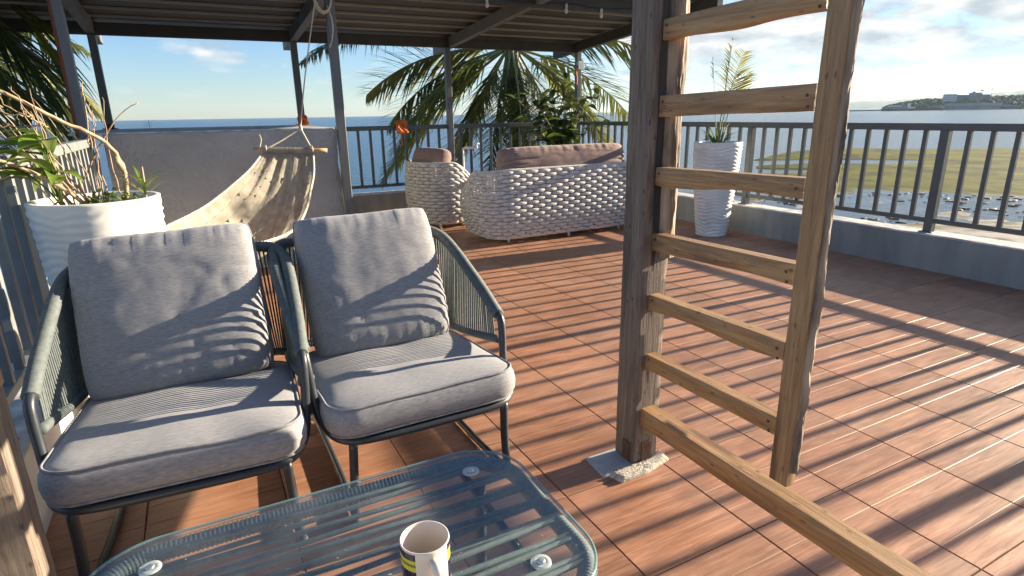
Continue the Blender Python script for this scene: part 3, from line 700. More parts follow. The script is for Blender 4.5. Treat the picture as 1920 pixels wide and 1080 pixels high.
ch, pl = make_chair(1.7, 'left grey-cushioned rope armchair, nearer the white planter', .60); ch.location = (-.138, 1.735, 0); ch.rotation_euler.z = R(-4)
pl.location.x = -.030; pl.rotation_euler = (R(65), R(-1.8), R(1.0))
ch, pl = make_chair(4.2, 'right grey-cushioned rope armchair, nearer the wooden ladder frame'); ch.location = (.532, 1.735, 0); ch.rotation_euler.z = R(0.5)
pl.location.x = .012; pl.rotation_euler = (R(66), R(-1), R(-1))

# ---------------------------------------------------------------- glass-topped rope table
TX, TY, TW, TD, TZ = .130, .912, .86, .508, .42
tb = empty('coffee_table', (TX, TY, 0), R(-.6), label='low rope-wound coffee table with clear glass top in the foreground', cat='table')
ring = [Vector((x, y_, TZ-.026)) for x, y_ in dens(rrect(TW-.036, TD-.036, .115, 14), .0028)]
b = MB(); P = ring; rr = [.0165+(.0024 if i % 3 == 1 else 0) for i in range(len(P)//3*3)]; b.tube(P[:len(rr)], rr, 9, closed=True); b.build('rope_rim', 'chair_rope', tb, smooth=True)
lower = [Vector((x, y_, .15)) for x, y_ in dens(rrect(TW-.20, TD-.16, .10, 10), .02)]
for k in range(15):
    y_ = -TD/2+.040+k*(TD-.080)/14; xr = TW/2-.018-(.10-math.sqrt(max(0, .01-max(0, abs(y_)-(TD/2-.118))**2)) if abs(y_) > TD/2-.118 else 0)
    b = MB(); dy = .010*(1 if k % 2 else -1)
    b.tube([(-xr, y_-dy, TZ-.016), (0, y_, TZ-.018), (xr, y_+dy, TZ-.016)], .0058, 6); b.build('rope_strand', 'chair_rope', tb, smooth=True)
for sx_ in (-1, 1):
    b = MB(); b.tube([(sx_*.312, -TD/2+.03, TZ-.036), (sx_*.312, TD/2-.03, TZ-.036)], .010, 8); b.build('crossbar', 'chair_frame', tb, smooth=True)
    for sy_ in (-1, 1):
        b = MB(); b.tube(smooth_path([(sx_*.335, sy_*.165, TZ-.038), (sx_*.335, sy_*.170, .25), (sx_*.33, sy_*.175, .012)], 5), .0135, 10); b.build('leg', 'chair_frame', tb, smooth=True)
        b = MB(); b.lathe([(.0155, 0), (.0165, .008), (.0150, .015)], 10, (sx_*.33, sy_*.175, .001)); b.build('foot_cap', 'far_dark', tb, smooth=True)
        dc = MB(); dc.lathe([(.017, -.001), (.019, .0005), (.0185, .0022), (.010, .0028), (.009, .0022)], 28, (sx_*.311, sy_*.158, TZ+.0016)); d_ = dc.build('suction_disc', 'clear_disc', tb, smooth=True)
        dc = MB(); dc.lathe([(.0075, 0), (.0078, .0025), (.006, .0038), (.003, .004)], 16, (sx_*.311, sy_*.158, TZ+.0036)); dc.build('disc_button', 'disc_metal', d_, smooth=True)
b = MB(); gl = dens(rrect(TW-.006, TD-.006, .128, 16), .02); m = len(gl); vs = []
for (s, z) in ((.995, TZ-.006), (1, TZ-.004), (1, TZ-.001), (.9955, TZ)): vs += [(x*s, y_*s, z) for x, y_ in gl]
fs = [tuple(range(m-1, -1, -1)), tuple(3*m+k for k in range(m))]
for i in range(3):
    for k in range(m): fs.append((i*m+k, i*m+(k+1) % m, (i+1)*m+(k+1) % m, (i+1)*m+k))
b.add(vs, fs); b.build('glass_top', 'table_glass', tb)
b = MB(); e_ = [(x*.9975, y_*.9975, TZ-.0025) for x, y_ in gl]; b.tube(e_, .0032, 6, closed=True)
mm_, t_, b__, o_ = newmat('glass_edge'); b__.inputs['Base Color'].default_value = (.20, .34, .34, 1); b__.inputs['Roughness'].default_value = .12; b__.inputs['Alpha'].default_value = .55
b.build('glass_edge', 'glass_edge', tb, smooth=True)

# mug
mg = empty('mug', (.243, .797, TZ+.0022), R(-90), label='white mug with navy, yellow and green stripes on the glass table', cat='mug')
b = MB(); b.lathe([(.001, .0), (.034, .0), (.0385, .003), (.0408, .009), (.0410, .05), (.0412, .0955), (.0405, .0985), (.0388, .0985), (.0378, .096), (.0375, .05), (.036, .012), (.02, .007), (.001, .007)], 64); b.build('mug_body', 'mug_glaze', mg, smooth=True)
b = MB(); b.tube(smooth_path([(.0395, 0, .078), (.052, 0, .082), (.064, 0, .073), (.067, 0, .052), (.060, 0, .032), (.048, 0, .024), (.039, 0, .024)], 6), [.0066]*37, 12, flat=1.3); b.build('handle', 'mug_glaze', mg, smooth=True)

# ---------------------------------------------------------------- wooden ladder frame
def beam_wob(ax, p0, p1, w, h, seed, n=28, wob=.004, lowwob=.0, rot=0, taper=0):
    """beam along axis ax from p0 to p1 (centres); wavy lower edge when lowwob > 0"""
    b = MB(); p0, p1 = Vector(p0), Vector(p1); vs = []; fs = []
    d = (p1-p0)
    if ax == 'z': A, B_ = Vector((1, 0, 0)), Vector((0, 1, 0))
    else: A, B_ = Vector((1, 0, 0)), Vector((0, 0, 1))
    prof = [(-.5, -.5), (0, -.5), (.5, -.5), (.5, 0), (.5, .5), (0, .5), (-.5, .5), (-.5, 0)]
    ch_ = .10
    pr = []
    for (a, c) in ((-.5, -.5), (.5, -.5), (.5, .5), (-.5, .5)):
        pr.append((a*(1-ch_), c)) ; pr.append((a, c*(1-ch_)))
    order = [(-.45, -.5), (0, -.5), (.45, -.5), (.5, -.45), (.5, 0), (.5, .45), (.45, .5), (0, .5), (-.45, .5), (-.5, .45), (-.5, 0), (-.5, -.45)]
    m = len(order)
    for i in range(n+1):
        t = i/n; c0 = p0+d*t
        lw = lowwob*(.5+1.1*nz3(t*2.0+seed, seed*.7, .2))
        for k, (a, c) in enumerate(order):
            da = wob*nz3(t*d.length*9+seed, k*.8, 2.2); dc = wob*nz3(t*d.length*9+seed, k*.8, 6.2)
            hh = h*(1-taper*t) if c < 0 else h
            q = c0 + A*(a*w+da) + B_*(c*hh+dc+(lw if c < -.1 else 0))
            vs.append(q)
    for i in range(n):
        for k in range(m): fs.append((i*m+k, i*m+(k+1) % m, (i+1)*m+(k+1) % m, (i+1)*m+k))
    fs += [tuple(range(m-1, -1, -1)), tuple(n*m+k for k in range(m))]
    b.add(vs, fs); return b
ld = empty('ladder_frame', (1.247, 1.20, 0), label='unfinished wooden ladder frame on a weathered post beside the table', cat='ladder')
ML = Vector((-1.247, -1.20, 0))
def lpart(b, name, m): 
    b.v = [tuple(Vector(v)+ML) for v in b.v]; return b.build(name, m, ld, smooth='auto')
# old square post
b = MB(); n = 90; vs = []; fs = []; sec = [(1.195, 1.5055), (1.1935, 1.457), (1.195, 1.4095), (1.199, 1.4065), (1.222, 1.4068), (1.246, 1.4068), (1.272, 1.407), (1.296, 1.4075), (1.2995, 1.411), (1.3, 1.458), (1.3, 1.5055), (1.247, 1.508)]
m = len(sec)
for i in range(n+1):
    z = .012+2.15*i/n
    for k, (x, y_) in enumerate(sec):
        rough_ = 1.0 if k in (6, 7, 8, 9) else .25
        up_ = max(0, min(1, (z-.75)/.3))
        crack = 0     # long split down the face
        dx = .007*rough_*nz3(z*6, k*.6, 1)+.004*rough_*nz3(z*19, k*1.3, 4)+(up_*(.022+.010*nz3(z*3.1, 8, 2)) if k in (7, 8, 9, 10) else 0)
        dy = .004*rough_*nz3(z*8, k*.7, 9)-crack
        vs.append((x+dx, y_+dy, z))
for i in range(n):
    for k in range(m): fs.append((i*m+k, i*m+(k+1) % m, (i+1)*m+(k+1) % m, (i+1)*m+k))
fs += [tuple(range(m-1, -1, -1)), tuple(n*m+k for k in range(m))]
b.add(vs, fs); lpart(b, 'post', 'old_wood')
# bark slab on the seaward half of the post face
b = MB(); vs = []; fs = []; n = 120; m = 14
for i in range(n+1):
    z = .74+1.42*i/n; wv = .012*nz3(z*4, 3, 7)
    for k in range(m+1):
        u = k/m; x = 1.252+.070*u+wv*u + (.004*nz3(z*26, 1, 5) if k in (0, m) else 0)
        y_ = 1.4045-(.010*math.sin(PI*u)**.6)-(.012*abs(nz3(x*70, z*6, 2))+.006*abs(nz3(x*160, z*15, 4)))*math.sin(PI*u)
        if k in (0, m): y_ = 1.409
        vs.append((x, y_, z))
for i in range(n):
    for k in range(m): fs.append((i*(m+1)+k, i*(m+1)+k+1, (i+1)*(m+1)+k+1, (i+1)*(m+1)+k))
b.add(vs, fs); lpart(b, 'bark_slab', 'bark')
b = MB(); vs = []; fs = []; n = 70
for i in range(n+1):
    z = .70+1.45*i/n; a = 1.224+.006*nz3(z*5, 1, 3)+.012*max(0, .85-z)/.15; c = 1.250+.007*nz3(z*4, 6, 3)-.010*max(0, .85-z)/.15
    dn = .013*max(0, min(1, (z-.70)/.15))*.0
    for x in (a, (a+c)/2, c): vs.append((x, 1.4035+.0008*nz3(z*30, x*90, 1), z))
for i in range(n):
    for k in range(2): fs.append((i*3+k, i*3+k+1, (i+1)*3+k+1, (i+1)*3+k))
b.add(vs, fs); lpart(b, 'weathered_split', 'dark_wood')
# steel plates at the post foot
b = MB(); b.cbox(1.1885, 1.1925, 1.425, 1.462, .012, .085, .001); lpart(b, 'foot_plate', 'steel_plate')
b = MB(); b.cbox(1.225, 1.266, 1.3985, 1.4035, .012, .085, .001); lpart(b, 'foot_plate', 'steel_plate')
# sawn rail
b = beam_wob('z', (1.245, .870, .250), (1.245, .870, 2.15), .036, .052, 3.1, 90, .0016); lpart(b, 'side_rail', 'new_wood_v')
b = MB(); vs = []; fs = []; n = 150; m = 12                       # waney edge with bark on the near face
for i in range(n+1):
    z = .29+1.86*i/n; wv = .010*nz3(z*5, 3, 2)
    for k in range(m+1):
        u = k/m; x = 1.236+.027*u+wv*u*.35
        y_ = .8425-(.006*math.sin(PI*u)**.5)-(.010*abs(nz3(x*70+z*6, z*9, 8))+.006*abs(nz3(x*160-z*14, z*26, 3)))*math.sin(PI*u)
        if k in (0, m): y_ = .847
        vs.append((x, y_, z))
for i in range(n):
    for k in range(m): fs.append((i*(m+1)+k, i*(m+1)+k+1, (i+1)*(m+1)+k+1, (i+1)*(m+1)+k))
b.add(vs, fs); lpart(b, 'waney_edge', 'bark')
# rungs and the long foot beam
for k, (z, h, lw, tp) in enumerate(((.395, .052, 0, 0), (.600, .056, .012, .0), (.800, .056, .008, 0), (1.000, .062, .022, 0), (1.207, .060, .003, 0), (1.412, .062, .018, 0))):
    b = beam_wob('y', (1.247, 1.4060, z-.004), (1.247, .8975, z+.006), .040, h, 1.3+k*2.7, 30, .0010, lw); lpart(b, 'rung', 'new_wood')
b = beam_wob('y', (1.247, 1.4055, .185), (1.247, -.55, .188), .060, .068, 9.4, 60, .001, .004); lpart(b, 'foot_beam', 'new_wood')
sm_ = MB(); sm_.lathe([(.0035, 0), (.004, .0006), (.003, .0016), (.001, .0016)], 8); sm_ = sm_.mesh('screw_head', 'steel_plate', True)
for z in (.395, .600, .800, 1.000, 1.207, 1.412):
    for (y_, dz) in ((.917, .012), (.912, -.013), (1.388, .010)):
        o = link('screw_head', sm_, ld, (1.2255-1.247, y_-1.20, z+dz)); o.rotation_euler = (0, R(-90), 0)
# mortar pad
pd = empty('mortar_pad', (1.20, 1.43, 0), label='rough concrete pad around the foot of the wooden post', cat='pad')
def blob(poly, z0, z1, seed, rough_):
    b = MB(); p = dens(poly, .008); m = len(p); cx_ = sum(q[0] for q in p)/m; cy_ = sum(q[1] for q in p)/m; vs = []
    for (s, z) in ((1, z0), (.98, (z0+z1)*.6), (.93, z1), (.75, z1), (.5, z1), (.25, z1)):
        for k, (x, y_) in enumerate(p):
            e = rough_*nz3(x*40, y_*40, seed); vs.append((cx_+(x-cx_)*s*(1+e*2), cy_+(y_-cy_)*s*(1+e*2), z+(rough_*.35*nz3(x*s*90, y_*s*90, seed) if s < .97 else 0)))
    vs.append((cx_, cy_, z1)); fs = []
    for i in range(5):
        for k in range(m): fs.append((i*m+k, i*m+(k+1) % m, (i+1)*m+(k+1) % m, (i+1)*m+k))
    for k in range(m): fs.append((5*m+k, 5*m+(k+1) % m, 6*m))
    b.add([(v[0]-1.20, v[1]-1.43, v[2]) for v in vs], fs); return b
blob([(1.075, 1.525), (1.065, 1.40), (1.20, 1.385), (1.32, 1.40), (1.325, 1.525)], .0005, .0065, 2, .004).build('smooth_slab', 'concrete_smooth', pd, smooth=True)
blob([(1.085, 1.395), (1.10, 1.345), (1.21, 1.345), (1.33, 1.375), (1.34, 1.43), (1.30, 1.405), (1.19, 1.400)], .0005, .014, 6, .012).build('mortar_ridge', 'concrete', pd, smooth=True)

# matching post at the left
lp = empty('wooden_post', (-.48, 1.455, 0), label='weathered square timber post at the left, in front of the left armchair', cat='post')
b = MB(); n = 60; vs = []; fs = []; sec = [(-.05, .05), (-.05, -.046), (-.046, -.05), (0, -.05), (.046, -.05), (.05, -.046), (.05, 0), (.05, .05)]; m = len(sec)
for i in range(n+1):
    z = .001+.66*i/n
    for k, (x, y_) in enumerate(sec): vs.append((x+.003*nz3(z*7, k, 3), y_+.003*nz3(z*7, k, 8), z))
for i in range(n):
    for k in range(m): fs.append((i*m+k, i*m+(k+1) % m, (i+1)*m+(k+1) % m, (i+1)*m+k))
fs += [tuple(range(m-1, -1, -1)), tuple(n*m+k for k in range(m))]
b.add(vs, fs); b.build('post_shaft', 'old_wood', lp, smooth='auto')
b = MB(); b.cbox(-.05-.004, .05+.004, -.054, .054, .6615, .70, .004); b.build('post_top', 'new_wood_v', lp)

# ---------------------------------------------------------------- woven baskets
def basket(name, w, d, h, rimf, corner, label, loc, rotz, rows=17, lz=.132, z0=.055, group=None):
    r = empty(name, loc, rotz, label=label, cat='sofa' if w > 1.2 else 'armchair')
    base = dens(rrect(w, d, corner, 14), .004); Pp = [Vector((x, y_, 0)) for x, y_ in base]
    # equal-length resample, even number of rods
    tot = sum((Pp[i]-Pp[(i+1) % len(Pp)]).length for i in range(len(Pp))); nr = int(tot/lz); step = tot/(nr*10)
    P = resample(Pp+[Pp[0]], step)[:nr*10]; m = len(P)
    nrm = []
    for i in range(m):
        t = (P[(i+1) % m]-P[i-1]).normalized(); nrm.append(Vector((t.y, -t.x, 0)))
    def surf(i, f):
        z = z0+(rimf(P[i].x, P[i].y)-z0)*f
        ins = .095*(1-min(1, z/(h*.45)))**1.7 + .018*max(0, (z-h*.5)/(h*.5))**1.6
        return P[i]-nrm[i]*ins+Vector((0, 0, z))
    for row in range(rows):
        b = MB(); f = (row+.5)/rows; pts = []; rad = []
        for i in range(m):
            tq = ((i+5*(row % 2)) % 10)/10; sw = abs(math.sin(PI*tq)); ph = sw**.5; pr_ = sw**.62; jit = .0015*nz3(i*.31, row*1.7, loc[0])
            pt = surf(i, f)+nrm[i]*(.010*ph); pt.z += jit
            pts.append(pt)
            hh = (rimf(P[i].x, P[i].y)-z0)/rows
            rad.append(hh*(.10+.50*pr_)*(1+.10*nz3(i*.13+row*5.1, row*2.3, 4)))
        b.tube(pts, rad, 8, closed=True, up=(0, 0, 1), flat=.58); b.build('rope_row', 'basket_rope', r, smooth=True)
    b = MB()
    for k in range(0, nr*2):
        i = k*5
        b.tube([surf(i, q/6)-nrm[i]*.002 for q in range(7)], .004, 5)
    b.build('rod_cage', 'rod', r, smooth=True)
    b = MB(); b.tube([surf(i, 1.0)+Vector((0, 0, .004)) for i in range(0, m, 2)], .014, 8, closed=True); b.build('rim', 'basket_rope', r, smooth=True)
    b = MB(); b.tube([surf(i, 0) for i in range(0, m, 2)], .010, 8, closed=True); b.build('base_ring', 'rod', r, smooth=True)
    for (fx, fy) in ((-.36, -.34), (.36, -.34), (-.36, .34), (.36, .34), (0, -.39)):
        if w < 1.2 and fx == 0: continue
        b = MB(); b.tube([(fx*w, fy*d, .06), (fx*w, fy*d, .003)], .012, 8); b.build('foot', 'rod', r, smooth=True)
    b = MB(); sc_ = dens(rrect(w-.24, d-.22, corner*.7), .03); m2 = len(sc_)
    for (s, z) in ((.9, .30), (1, .32), (1, .38), (.93, .405), (.6, .415), (.01, .415)): b.v += [(x*s, y_*s+.03, z) for x, y_ in sc_]
    for i in range(5):
        for k in range(m2): b.f.append((i*m2+k, i*m2+(k+1) % m2, (i+1)*m2+(k+1) % m2, (i+1)*m2+k))
    b.build('seat_cushion', 'mauve', r, smooth=True)
    return r
def sofa_rim(x, y_):
    t = max(0, min(1, (y_+.12)/.48)); t = t*t*(3-2*t); base = .690-.02*max(0, abs(x)-.70)/.22
    return base*(1-t)+.36*t
sofa = basket('woven_sofa', 1.84, .84, .69, sofa_rim, .25, 'pale grey rope-woven sofa with mauve back cushions, seen from behind', (3.20, 5.24, 0), R(1.0), 18)
for k, (x, w_) in enumerate(((.02, 1.58),)):
    me, seam = pillow_mesh('back_cushion', w_, .50, .26, 11+k*3.3, 'mauve', 64, 2.6, 0.0, .30); o = link('back_cushion', me, sofa, (x, -.195, .655)); o.rotation_euler = (R(80), 0, R(0))
def chair_rim(x, y_):
    t = max(0, min(1, (y_+.16)/.50)); t = t*t*(3-2*t); return .695*(1-t)+.36*t
ac = basket('woven_armchair', .78, .80, .69, chair_rim, .33, 'pale grey rope-woven armchair left of the woven sofa', (2.43, 6.28, 0), R(-76), 18)
me, seam = pillow_mesh('back_cushion', .60, .48, .24, 21.3, 'mauve', 32, 1.6, 0, .40); o = link('back_cushion', me, ac, (0, -.19, .63)); o.rotation_euler = (R(72), 0, 0)

# ---------------------------------------------------------------- planters
def pot(name, label, loc, seed, rt=.222, rb=.140, h=.90, amp=.0085):
    r = empty(name, loc, label=label, cat='planter')
    prof = []
    n = 110
    for i in range(n+1):
        t = i/n; rad = rb+(rt-rb)*(t**.85)*(1+.10*math.sin(PI*t)); prof.append((rad, .002+(h-.004)*t))
    prof = [(rb*.9, .001)]+prof+[(rt-.004, h), (rt-.022, h), (rt-.028, h-.006), (rt-.034, h-.10)]
    def fn(rr, z, a):
        if .01 < z < h-.012 and rr > .12:
            w = z*2*PI/.034+.9*math.sin(3*a+seed)+7.5*nz3(math.cos(a)*1.5+seed, math.sin(a)*1.5, z*3)+2.2*nz3(math.cos(a)*4+seed, math.sin(a)*4, z*9)
            s = math.sin(w); rr += amp*(.7+.5*nz3(a*2.5, z*8, seed))*(s if s > -.3 else -.3)*(1 if z < h-.03 else .4)
        return rr, z
    b = MB(); b.lathe(prof, 96, fn=fn); b.build('pot_shell', 'pot_white', r, smooth=True)
    b = MB(); vs = [(0, 0, h-.035)]; fs = []
    for q in range(1, 6):
        for k in range(24):
            a = 2*PI*k/24; rr = (rt-.030)*q/5; vs.append((rr*math.cos(a), rr*math.sin(a), h-.045+.012*nz3(rr*14*math.cos(a), rr*14*math.sin(a), seed)))
    for k in range(24): fs.append((0, 1+k, 1+(k+1) % 24))
    for q in range(4):
        for k in range(24): fs.append((1+q*24+k, 1+(q+1)*24+k, 1+(q+1)*24+(k+1) % 24, 1+q*24+(k+1) % 24))
    b.add(vs, fs); b.build('soil', 'soil', r, smooth=True)
    return r
def leaf(b, p, d, ln, w, droop=.4, fold=.15, seg=4, roll=0.0):
    """one leaf blade: tapering strip with a folded midrib"""
    p, d = Vector(p), Vector(d).normalized(); side = d.cross(Vector((0, 0, 1)))
    if side.length < .05: side = Vector((1, 0, 0))
    side.normalize(); upv = side.cross(d); 
    if roll: 
        q = Matrix.Rotation(roll, 3, d); side = q @ side; upv = q @ upv
    o = len(b.v); st = ln/seg
    for i in range(seg+1):
        t = i/seg; ww = w*math.sin(PI*min(1, .12+.88*t)**.8)*.5 if i < seg else .0008
        if i == 0: ww = w*.12
        b.v.append(tuple(p-side*ww+upv*ww*fold*2)); b.v.append(tuple(p)); b.v.append(tuple(p+side*ww+upv*ww*fold*2))
        dd = (d+Vector((0, 0, -droop*(t+.25)/seg*1.6))).normalized(); p = p+dd*st; d = dd
    for i in range(seg):
        a = o+i*3; b.f += [(a, a+1, a+4, a+3), (a+1, a+2, a+5, a+4)]
def twig(b, pts, r0, r1, n=6, sub=5, kn=.004, seed=0):
    P = smooth_path(pts, sub); m = len(P)
    P = [p+Vector((nz3(i*.6+seed, 1), nz3(i*.6+seed, 5), nz3(i*.6+seed, 9)))*kn for i, p in enumerate(P)]
    b.tube(P, [r0+(r1-r0)*i/(m-1) for i in range(m)], n)
    return P

# big planter behind the left chair
BX, BY = -.365, 2.76
pot('planter', 'large white rippled planter with dry branches behind the left armchair', (BX, BY, 0), 1.3, .217, .146, .905, .0055)
rnd = random.Random(5)
dp = empty('branchy_shrub', (BX, BY, .87), label='leafless branching shrub growing in the planter behind the left chair', cat='shrub')
b = MB(); twig(b, [(.10, -.02, 0), (.11, -.02, .10), (.105, -.02, .17), (.06, -.03, .25), (-.06, -.07, .33), (-.17, -.11, .41), (-.27, -.14, .455), (-.38, -.17, .46)], .0100, .0048, 7, 6, .006, 2); b.build('branch', 'twig', dp, smooth=True)
b = MB(); b.tube([(.108, -.02, .14), (.095, -.03, .175), (.09, -.035, .18)], [.013, .014, .011], 7); b.build('pruned_stub', 'twig', dp, smooth=True)
for k in range(26):
    t = rnd.random(); r2 = rnd.random()
    sx_ = -.05-.30*rnd.random(); sy_ = -.10+.16*rnd.random()-.05
    if k < 16: P0 = (-.17+.16*rnd.random()-.06*t, -.06+.06*rnd.random(), .12+.1*rnd.random()*0); P0 = (P0[0]+.1, P0[1], 0)
    else: P0 = (-.30+.34*t, -.12+.05*r2, .43-.20*t)
    e = (P0[0]-.12+.30*(rnd.random()-.55), P0[1]+.18*(rnd.random()-.5), P0[2]+(.30+.16*rnd.random() if k < 16 else .02+.18*(rnd.random()-.3)))
    mid = [(P0[i]+e[i])/2+.06*(rnd.random()-.5) for i in range(3)]
    b = MB(); twig(b, [P0, mid, e], (.0036 if k < 16 else .0028), .0013, 5, 6, .016, k); b.build('twig', 'dry_twig' if k % 3 else 'twig', dp, smooth=True)
b = MB(); twig(b, [(-.13, -.05, .02), (-.03, 0, .10), (.04, .02, .22), (.13, .03, .34), (.20, .04, .385)], .004, .0016, 5, 4, .003, 77); b.build('twig', 'dry_twig', dp, smooth=True)
b = MB(); twig(b, [(-.02, -.03, 0), (-.10, -.07, .10), (-.22, -.14, .19), (-.36, -.19, .225)], .008, .005, 6, 4, .004, 71); b.build('branch', 'twig', dp, smooth=True)
gp = empty('leafy_plant', (BX-.10, BY-.03, .87), label='broad-leaved green plant at the left of the big planter', cat='plant')
for k in range(26):
    a = rnd.uniform(1.8, 5.6); rr = rnd.uniform(.0, .07); z = rnd.uniform(.10, .26)
    b = MB(); twig(b, [(0, 0, 0), (.5*rr*math.cos(a), .5*rr*math.sin(a), z*.6), (rr*math.cos(a), rr*math.sin(a), z)], .003, .0018, 5, 3, .001, k); st = b.build('stem', 'leaf', gp, smooth=True)
    b = MB(); leaf(b, (rr*math.cos(a), rr*math.sin(a), z), (math.cos(a), math.sin(a), rnd.uniform(.1, .8)), rnd.uniform(.13, .22), rnd.uniform(.045, .065), rnd.uniform(.5, 1.3), .2, 6, rnd.uniform(-.5, .5)); b.build('leaf', 'leaf' if k % 3 else 'leaf_pale', gp, smooth=True)
hb = empty('low_herb', (BX+.06, BY-.05, .865), label='small bright green herb cushion on the soil of the big planter', cat='plant')
b = MB()
for k in range(420):
    a = rnd.uniform(0, 2*PI); rr = .11*math.sqrt(rnd.random()); z = rnd.uniform(.0, .075)*(1.1-rr/.13)
    leaf(b, (rr*math.cos(a)*1.2, rr*math.sin(a)*.8, z), (rnd.uniform(-1, 1), rnd.uniform(-1, 1), rnd.uniform(0, 1)), rnd.uniform(.016, .030), rnd.uniform(.010, .016), .5, .1, 2)
b.build('foliage', 'leaf', hb, smooth=True, kind='stuff')
gs = empty('spiky_seedling', (BX+.17, BY-.07, .868), label='small upright strap-leaved seedling at the right of the big planter', cat='plant')
b = MB(); twig(b, [(0, 0, 0), (.004, 0, .09), (.006, 0, .15)], .0045, .003, 6, 3, .001, 3); b.build('stem', 'twig', gs, smooth=True)
for k in range(9):
    a = k*2.4; b = MB(); leaf(b, (0, 0, .035+.006*k), (math.cos(a)*.8, math.sin(a)*.8, .9-.05*(k % 3)), rnd.uniform(.10, .17), .014, rnd.uniform(.6, 1.3), .15, 6); b.build('leaf', 'leaf_pale' if k % 2 else 'leaf', gs, smooth=True)

# palm fronds ---------------------------------------------------------------
def frond(base, az, el, ln, droop, leaf_ln, nl, rn, w=.026, hang=.75, twist=0.0, r0=.018, seg=3, bare=.12, curl=0.0):
    """returns (leaflets mesh builder, rachis builder)"""
    base = Vector(base); d = Vector((math.cos(az)*math.cos(el), math.sin(az)*math.cos(el), math.sin(el)))
    n = 26; st = ln/n; P = [base.copy()]; D = [d.copy()]
    for i in range(n):
        d = (d+Vector((math.cos(az+PI/2)*curl/n, math.sin(az+PI/2)*curl/n, -droop/n*(.4+1.2*i/n)))).normalized(); P.append(P[-1]+d*st); D.append(d.copy())
    rb = MB(); rb.tube(P, [r0*(1-.88*i/n) for i in range(n+1)], 6)
    lb = MB()
    for k in range(nl):
        t = bare+(1-bare)*(k+.5)/nl; i = min(n-1, int(t*n)); f = t*n-i; p = P[i].lerp(P[i+1], f); dd = D[i]
        side = dd.cross(Vector((0, 0, 1)))
        if side.length < .1: side = Vector((math.cos(az+PI/2), math.sin(az+PI/2), 0))
        side.normalize(); up_ = side.cross(dd)
        if twist: q = Matrix.Rotation(twist, 3, dd); side = q @ side; up_ = q @ up_
        L_ = leaf_ln*(math.sin(PI*(.16+.80*t))**.7)*rn.uniform(.85, 1.1)
        for sgn in (-1, 1):
            if rn.random() < .05: continue
            dv = (side*sgn*rn.uniform(.75, 1.0)+dd*rn.uniform(.45, .85)+up_*rn.uniform(-.1, .35)).normalized()
            o = len(lb.v); q = p.copy(); wd = side.cross(dv); fw = (dd-dv*dd.dot(dv)).normalized()*.5+up_*.5
            fw = (fw-dv*fw.dot(dv)).normalized()
            for s_ in range(seg+1):
                tt = s_/seg; ww = w*(.55+.9*tt if tt < .4 else 1.5*(1-tt)+.01)*.5 if s_ < seg else .001
                lb.v.append(tuple(q-fw*ww)); lb.v.append(tuple(q+fw*ww))
                dv = (dv+Vector((0, 0, -hang*rn.uniform(.6, 1.2)/seg))).normalized(); q = q+dv*(L_/seg)
            for s_ in range(seg):
                a = o+s_*2; lb.f.append((a, a+1, a+3, a+2))
    return lb, rb
def add_frond(parent, m, *a, **k):
    lb, rb = frond(*a, **k); f = rb.build('frond', 'rachis', parent, smooth=True); lb.build('leaflets', m, f, smooth=True); return f
# tall planter with small palm by the right rail
PX, PY = 4.44, 4.22
pot('planter', 'tall white rippled planter by the right-hand railing', (PX, PY, 0), 4.4, .222, .142, .90)
sp_ = empty('potted_palm', (PX, PY, .865), label='sparse young palm growing in the tall planter by the railing', cat='palm')
rn = random.Random(3)
AZR = -_y
add_frond(sp_, 'palm_yellow', (-.01, 0, 0), AZR+.2, R(86), .95, .30, .24, 17, rn, .014, .25, 0, .008, 3, .62)
add_frond(sp_, 'palm_yellow', (.01, .01, 0), AZR, R(83), .86, 1.15, .26, 22, rn, .014, .2, .7, .007, 3, .55)
add_frond(sp_, 'palm_yellow', (.02, 0, 0), AZR-.1, R(81), .70, 1.5, .25, 20, rn, .014, .25, .6, .006, 3, .55)
add_frond(sp_, 'palm_yellow', (-.02, 0, 0), AZR+2.6, R(84), .80, .35, .16, 8, rn, .010, .5, 0, .005, 3, .75)
for k in range(26):
    a = rn.uniform(0, 2*PI); b = MB(); leaf(b, (.03*math.cos(a), .03*math.sin(a), -.01), (math.cos(a)*rn.uniform(.15, .8), math.sin(a)*rn.uniform(.15, .8), 1), rn.uniform(.16, .34), .017, rn.uniform(.6, 2.0), .15, 5, rn.uniform(-1, 1))
    b.build('leaf', ('palm_yellow', 'leaf', 'palm_leaf')[k % 3], sp_, smooth=True)

# ---------------------------------------------------------------- hammock
hm = empty('hammock', (.65, 4.85, 0), label='woven beige hammock slung from the roof behind the two armchairs', cat='hammock')
O_ = Vector((.65, 4.85, 0))
Ledge = smooth_path([(.439, 4.86, .925), (.330, 4.66, .835), (.205, 4.45, .760), (.010, 4.10, .668), (-.165, 3.72, .635), (-.33, 3.34, .625), (-.44, 3.12, .66)], 6)
Redge = smooth_path([(.800, 4.82, .915), (.760, 4.64, .790), (.700, 4.47, .690), (.590, 4.12, .575), (.430, 3.72, .520), (.13, 3.36, .535), (-.20, 3.08, .63)], 6)
m = len(Ledge); NS = 12
def hsurf(i, u):
    a, c = Ledge[i], Redge[i]; p = a.lerp(c, u); t = i/(m-1); wid = (c-a).length
    sag = .34*wid*math.sin(PI*u)*min(1, t*2.2)*(1-.35*max(0, t-.7)/.3)
    p = p+Vector((-.12*sag, -.1*sag, -sag)); p.z += .012*nz3(u*6, t*5, 2)+.010*math.sin(u*31+2.5*t)*(1-.6*t)+.006*nz3(u*17, t*3, 5)
    return p
rn = random.Random(11)
